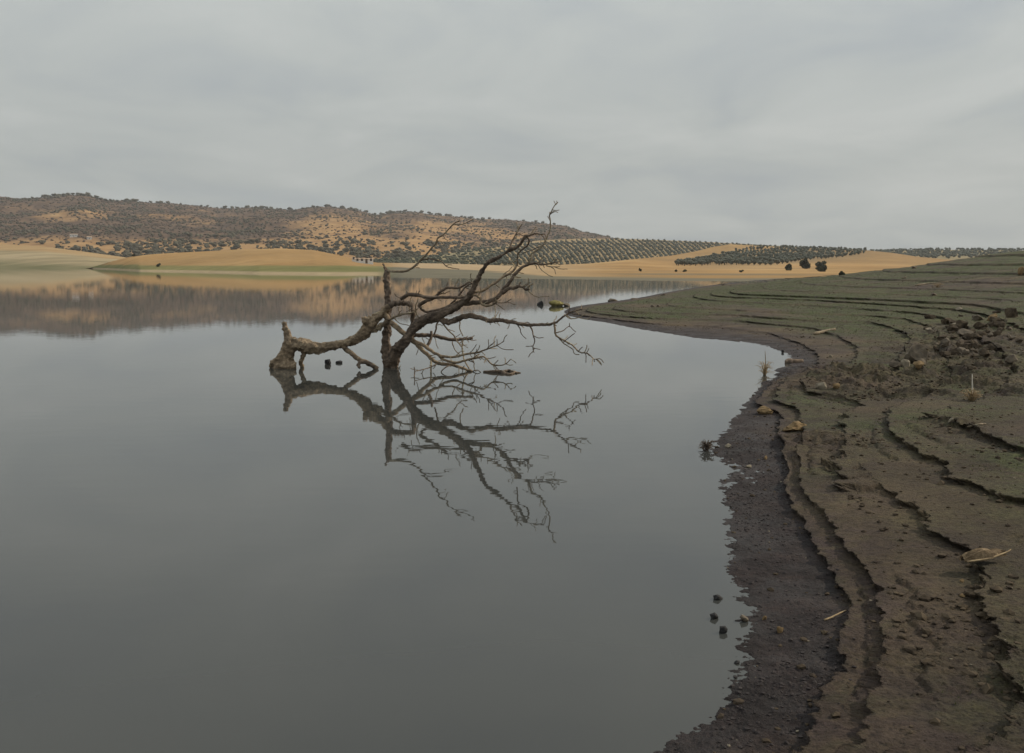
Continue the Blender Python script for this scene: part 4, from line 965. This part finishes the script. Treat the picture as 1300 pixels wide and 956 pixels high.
for i in range(14):
    for j in range(8): fs_.append((i * 9 + j, i * 9 + j + 1, i * 9 + j + 10, i * 9 + j + 9))
me = bpy.data.meshes.new('slab'); me.from_pydata([tuple(v) for v in vs_], [], fs_)
sl = link('slab', me, DRIFT, dw); so = sl.modifiers.new('thick', 'SOLIDIFY'); so.thickness = .014
link('edge_strip', tube_mesh('edge_strip', [a - side * .055 + Vector((0, 0, .01)), a.lerp(b, .5) - side * .066 + Vector((0, 0, .012)), b - side * .02 + Vector((0, 0, .02)), b + ax * .05 + Vector((0, 0, .025))], [.008, .008, .006, .004], 6), STRAW, dw)
def stick(name, pts, r0, r1, label, mat, cat='stick'):
    w = on_line(pts, r0 * .8); o = empty(name, w[0]); tag(o, label, cat)
    link('stem', tube_mesh('stem', [x - w[0] for x in w], list(np.linspace(r0, r1, len(w))), 7, .1, 3), mat, o)
stick('stick', [(1058, 788), (1066, 785), (1076, 780.5), (1086, 776)], .0075, .004, 'thin pale curved stick on the wet mud below the first step', STRAW)
stick('plank', [(1035, 425.5), (1048, 422.5), (1062, 419.5)], .06, .05, 'pale weathered stick lying on the green terrace beyond the bay', PALEWOOD)
stick('stick', [(1163, 363), (1180, 360.5), (1205, 358.5)], .05, .03, 'thin pale branch lying beside the reddish dry bush', PALEWOOD)
stick('stick', [(1236, 543), (1250, 540), (1259, 539)], .012, .008, 'thin grey stick at the top of the crumbling step on the right', PALEWOOD)

# ---- stones on the bank
def bank_rock(px, py, w, h, mat, label, seed, base=ICO2, group=None, cat='stone', name='stone', sink=.25):
    p = on_bank(px, py); k_ = mpp(p)
    return rock(name, p, (w * k_, w * k_ * .85, h * k_ * (1.0 + sink)), mat, label, cat, seed, group, base, sink)
bank_rock(1013, 546, 33, 12, STONE_Y, 'broad flat ochre stone on the mud by the small bay', 21, ICO3)
bank_rock(975, 525.5, 20, 10, STONE_Y, 'ochre wedge shaped stone at the water side of the mud', 22, ICO3)
bank_rock(1170, 462, 26, 25, STONE_G, 'largest upright boulder in front of the clod heap', 23, ICO3)
bank_rock(1170, 467, 13, 9, STONE_Y, 'rounded tan stone at the foot of the largest boulder', 24)
bank_rock(1154, 465, 12, 9, STONE_P, 'pale tan stone left of the largest boulder', 25)
bank_rock(1143, 466, 14, 8, STONE_G, 'grey low stone two places left of the largest boulder', 26)
bank_rock(1047, 494, 13, 9, STONE_P, 'pale lumpy stone on the dark ridge of clods above the bay', 27)
bank_rock(1064, 492, 9, 6, STONE_Y, 'small ochre stone right of the pale lumpy stone', 28)
bank_rock(1000, 803, 9, 9, STONE_Y, 'small bright yellow stone on the wet mud', 29)
bank_rock(953, 788, 11, 8, STONE_G, 'grey stone at the edge of the wet mud by the three shallow stones', 30)
bank_rock(979, 787, 6, 6, STONE_Y, 'small reddish stone between the grey stone and the yellow one', 31)
bank_rock(929, 568, 8, 5, STONE_P, 'pale stone beside the tangle of black roots', 32)
bank_rock(977, 583, 5, 5, STONE_Y, 'tiny ochre stone in the middle of the wet mud', 33)
bank_rock(956, 594, 7, 4, STONE_P, 'small pale stone on the wet mud south of the ochre one', 34)
bank_rock(1236, 758, 8, 4, STONE_Y, 'small tan stone below the driftwood slab', 35)
bank_rock(1235, 739, 5, 4, STONE_Y, 'tiny red stone just under the driftwood slab', 36)
bank_rock(1287, 458, 16, 8, STONE_G, 'smooth bluish grey stone at the right edge below the clod heap', 37)
bank_rock(1288, 403, 14, 12, CLOD, 'brown block of earth at the end of the top ledge on the right', 38)
bank_rock(1262, 407, 10, 9, STONE_Y, 'tan block just left of the brown earth block at the top ledge', 39)
bank_rock(1215, 414, 9, 4, STONE_P, 'flat pale stone at the left end of the clod heap', 40)
bank_rock(1182, 421, 8, 5, STONE_P, 'pale flat stone on the grassy terrace left of the clod heap', 41)
bank_rock(1219, 394, 7, 4, STONE_P, 'pale stone on the second ledge from the top', 42)
bank_rock(1226, 427, 20, 9, STONE_G, 'long tan grey boulder at the front left of the clod heap', 43)
bank_rock(1204, 436, 11, 7, STONE_G, 'grey stone between the largest boulder and the clod heap', 44)
bank_rock(1214, 536, 7, 6, STONE_P, 'pale stone lodged in the crumbling step on the right', 45)
bank_rock(1058, 454, 5, 4, STONE_P, 'small white stone near the steps above the bay', 46)
bank_rock(780, 382.5, 14, 4, STONE_G, 'low grey stone at the back shore of the muddy point', 47)
bank_rock(805, 380.5, 10, 2.5, BARKD, 'dark flat stone on the back shore of the point', 48)
bank_rock(843, 375, 7, 2.5, BARKD, 'dark flat stone on the back shore farther along the point', 49)
bank_rock(829, 390, 5, 3.5, STONE_G, 'left of two small dark stones on the green of the point', 50)
bank_rock(836, 390, 5, 3.5, STONE_G, 'right of two small dark stones on the green of the point', 51)
bank_rock(1160, 340.5, 6, 2.5, BARKD, 'dark stone on the crest of the green bank', 52)
bank_rock(1148, 353.5, 6, 2, BARKD, 'dark stone on the green bank left of the reddish bush', 53)
bank_rock(1187, 375, 8, 3, BARKD, 'dark stone on the upper bank below the reddish bush', 54)
bank_rock(1298, 348, 8, 9, STONE_Y, 'yellowish stone at the right edge of the upper bank', 55)
# clods of the heap: alike, nothing tells them apart
r_ = random.Random(3); cl = []
while len(cl) < 95:
    a, b = r_.gauss(1240, 42), r_.gauss(432, 19)
    if 1175 < a < 1312 and 398 < b < 474: cl.append((a, b))
cvar = []
for i, (a, b) in enumerate(cl):
    p = on_bank(a, b); k_ = mpp(p); s = r_.choice((6, 7, 8, 9, 11, 14)) * r_.uniform(.85, 1.15) * k_
    rock('earth_clod', p, (s, s * .9, s * r_.uniform(.55, .95)), CLOD if r_.random() < .8 else STONE_G, 'dark lump of dried earth in the clod heap on the right bank', 'clod', 500 + i, 'clods of the heap on the right bank', ICO2, .36, .5)

# ---- crumbs and pebbles too small to count
def scatter(name, n_, pick, mat, smin, smax, label, cat, seed, flat=.6):
    r = np.random.default_rng(seed); var = []
    for i in range(6):
        v = ICO1[0] * (1 + .28 * r.standard_normal((len(ICO1[0]), 1)).clip(-1.2, 1.2)); var.append(v)
    P_ = pick(r, n_); m_ = len(P_); S = smin + (smax - smin) * r.random(m_) ** 3
    k_ = r.integers(0, 6, m_); ang = r.uniform(0, 6.28, m_); c_, s_ = np.cos(ang)[:, None], np.sin(ang)[:, None]
    v = np.array(var)[k_] * S[:, None, None] * 0.5 * np.array([1, .8, flat])
    x = v[..., 0] * c_ - v[..., 1] * s_; y = v[..., 0] * s_ + v[..., 1] * c_
    v = np.stack([x + P_[:, 0:1], y + P_[:, 1:2], v[..., 2] + P_[:, 2:3] + S[:, None] * .08], -1)
    f = (ICO1[1][None] + (np.arange(m_) * len(ICO1[0]))[:, None, None]).reshape(-1, 3)
    o = link(name, mesh_np(name, v.reshape(-1, 3), f, False), mat); tag(o, label, cat, kind='stuff')
flatw = None
def picker(weight):
    w = (weight * (Z > 0.004) * np.gradient(R, axis=0) * np.gradient(AZ, axis=1) * R / np.maximum(R, 4) ** 1.25).ravel(); cdf = np.cumsum(w); cdf /= cdf[-1]
    def pick(r, n_):
        k_ = np.searchsorted(cdf, r.random(n_)); i, j = k_ // nc, k_ % nc
        x = X[i, j] + r.uniform(-.03, .03, n_); y = Y[i, j] + r.uniform(-.03, .03, n_); return np.c_[x, y, bank_z(x, y)]
    return pick
inframe = ((PX > 640) & (PX < 1420) & (PY > 340) & (PY < 1000)).astype(float)
foot_band = np.clip(1 - np.abs(FR - 0.90) / 0.10, 0, 1) * (Hn > .05)
scatter('earth_crumbs', 16000, picker(inframe * (foot_band + 2.0 * jum + 0.12)), CLOD, .010, .07, 'dried earth crumbs along the feet of the mud steps', 'crumbs', 5)
scatter('mud_crumbs', 9000, picker(inframe * wet * (0.3 + rough_zone)), MUDC, .006, .035, 'dark wet crumbs scattered over the shore mud', 'crumbs', 6, .5)
scatter('earth_lumps', 2600, picker(inframe * np.clip(fbm(X, Y, 0.5, 3, 141), 0, 1) ** 2 * (Hn > 0.09)), CLOD, .025, .11, 'larger lumps of dried earth strewn over the terraces', 'lumps', 15, .55)
scatter('pebbles', 900, picker(inframe * (0.3 + rough_zone)), STONE_P, .008, .035, 'small pale pebbles scattered over the bank', 'pebbles', 7)
# ---- short green sprouts
gw = picker(inframe * np.clip(green - .25, 0, 1) * (Hn > .12) * np.maximum(R, 4) ** .3)
rg = np.random.default_rng(9); GP = gw(rg, 60000); m_ = len(GP)
ang = rg.uniform(0, 6.28, m_); hgt = rg.uniform(.008, .030, m_) * (1 + 0.5 * sstep(15, 45, np.hypot(GP[:, 0], GP[:, 1]))); wd = hgt * rg.uniform(.18, .35, m_); ln = rg.uniform(-.7, .7, (m_, 2)) * hgt[:, None]
c_, s_ = np.cos(ang) * wd, np.sin(ang) * wd; z0 = GP[:, 2] - .004
v = np.stack([np.c_[GP[:, 0] - c_, GP[:, 1] - s_, z0], np.c_[GP[:, 0] + c_, GP[:, 1] + s_, z0], np.c_[GP[:, 0] + ln[:, 0], GP[:, 1] + ln[:, 1], z0 + hgt]], 1).reshape(-1, 3)
o = link('grass_sprouts', mesh_np('grass_sprouts', v, np.arange(3 * m_).reshape(-1, 3), False), GRASS); tag(o, 'short green sprouts over the terraces of the bank', 'grass', kind='stuff')

# ================================================================== HAZE
hm = bpy.data.materials.new('haze'); hm.use_nodes = True; hm.node_tree.nodes.clear()
ho = hm.node_tree.nodes.new('ShaderNodeOutputMaterial'); pv = hm.node_tree.nodes.new('ShaderNodeVolumePrincipled')
pv.inputs['Color'].default_value = (0.86, 0.90, 0.95, 1); pv.inputs['Density'].default_value = 0.00008; pv.inputs['Anisotropy'].default_value = 0.2
hm.node_tree.links.new(pv.outputs[0], ho.inputs['Volume'])
hz = link('haze', box_me('haze', -3900, 3900, -600, 4300, -60, 300), hm); tag(hz, 'thin pale haze in the air over the lake', 'haze', kind='stuff')
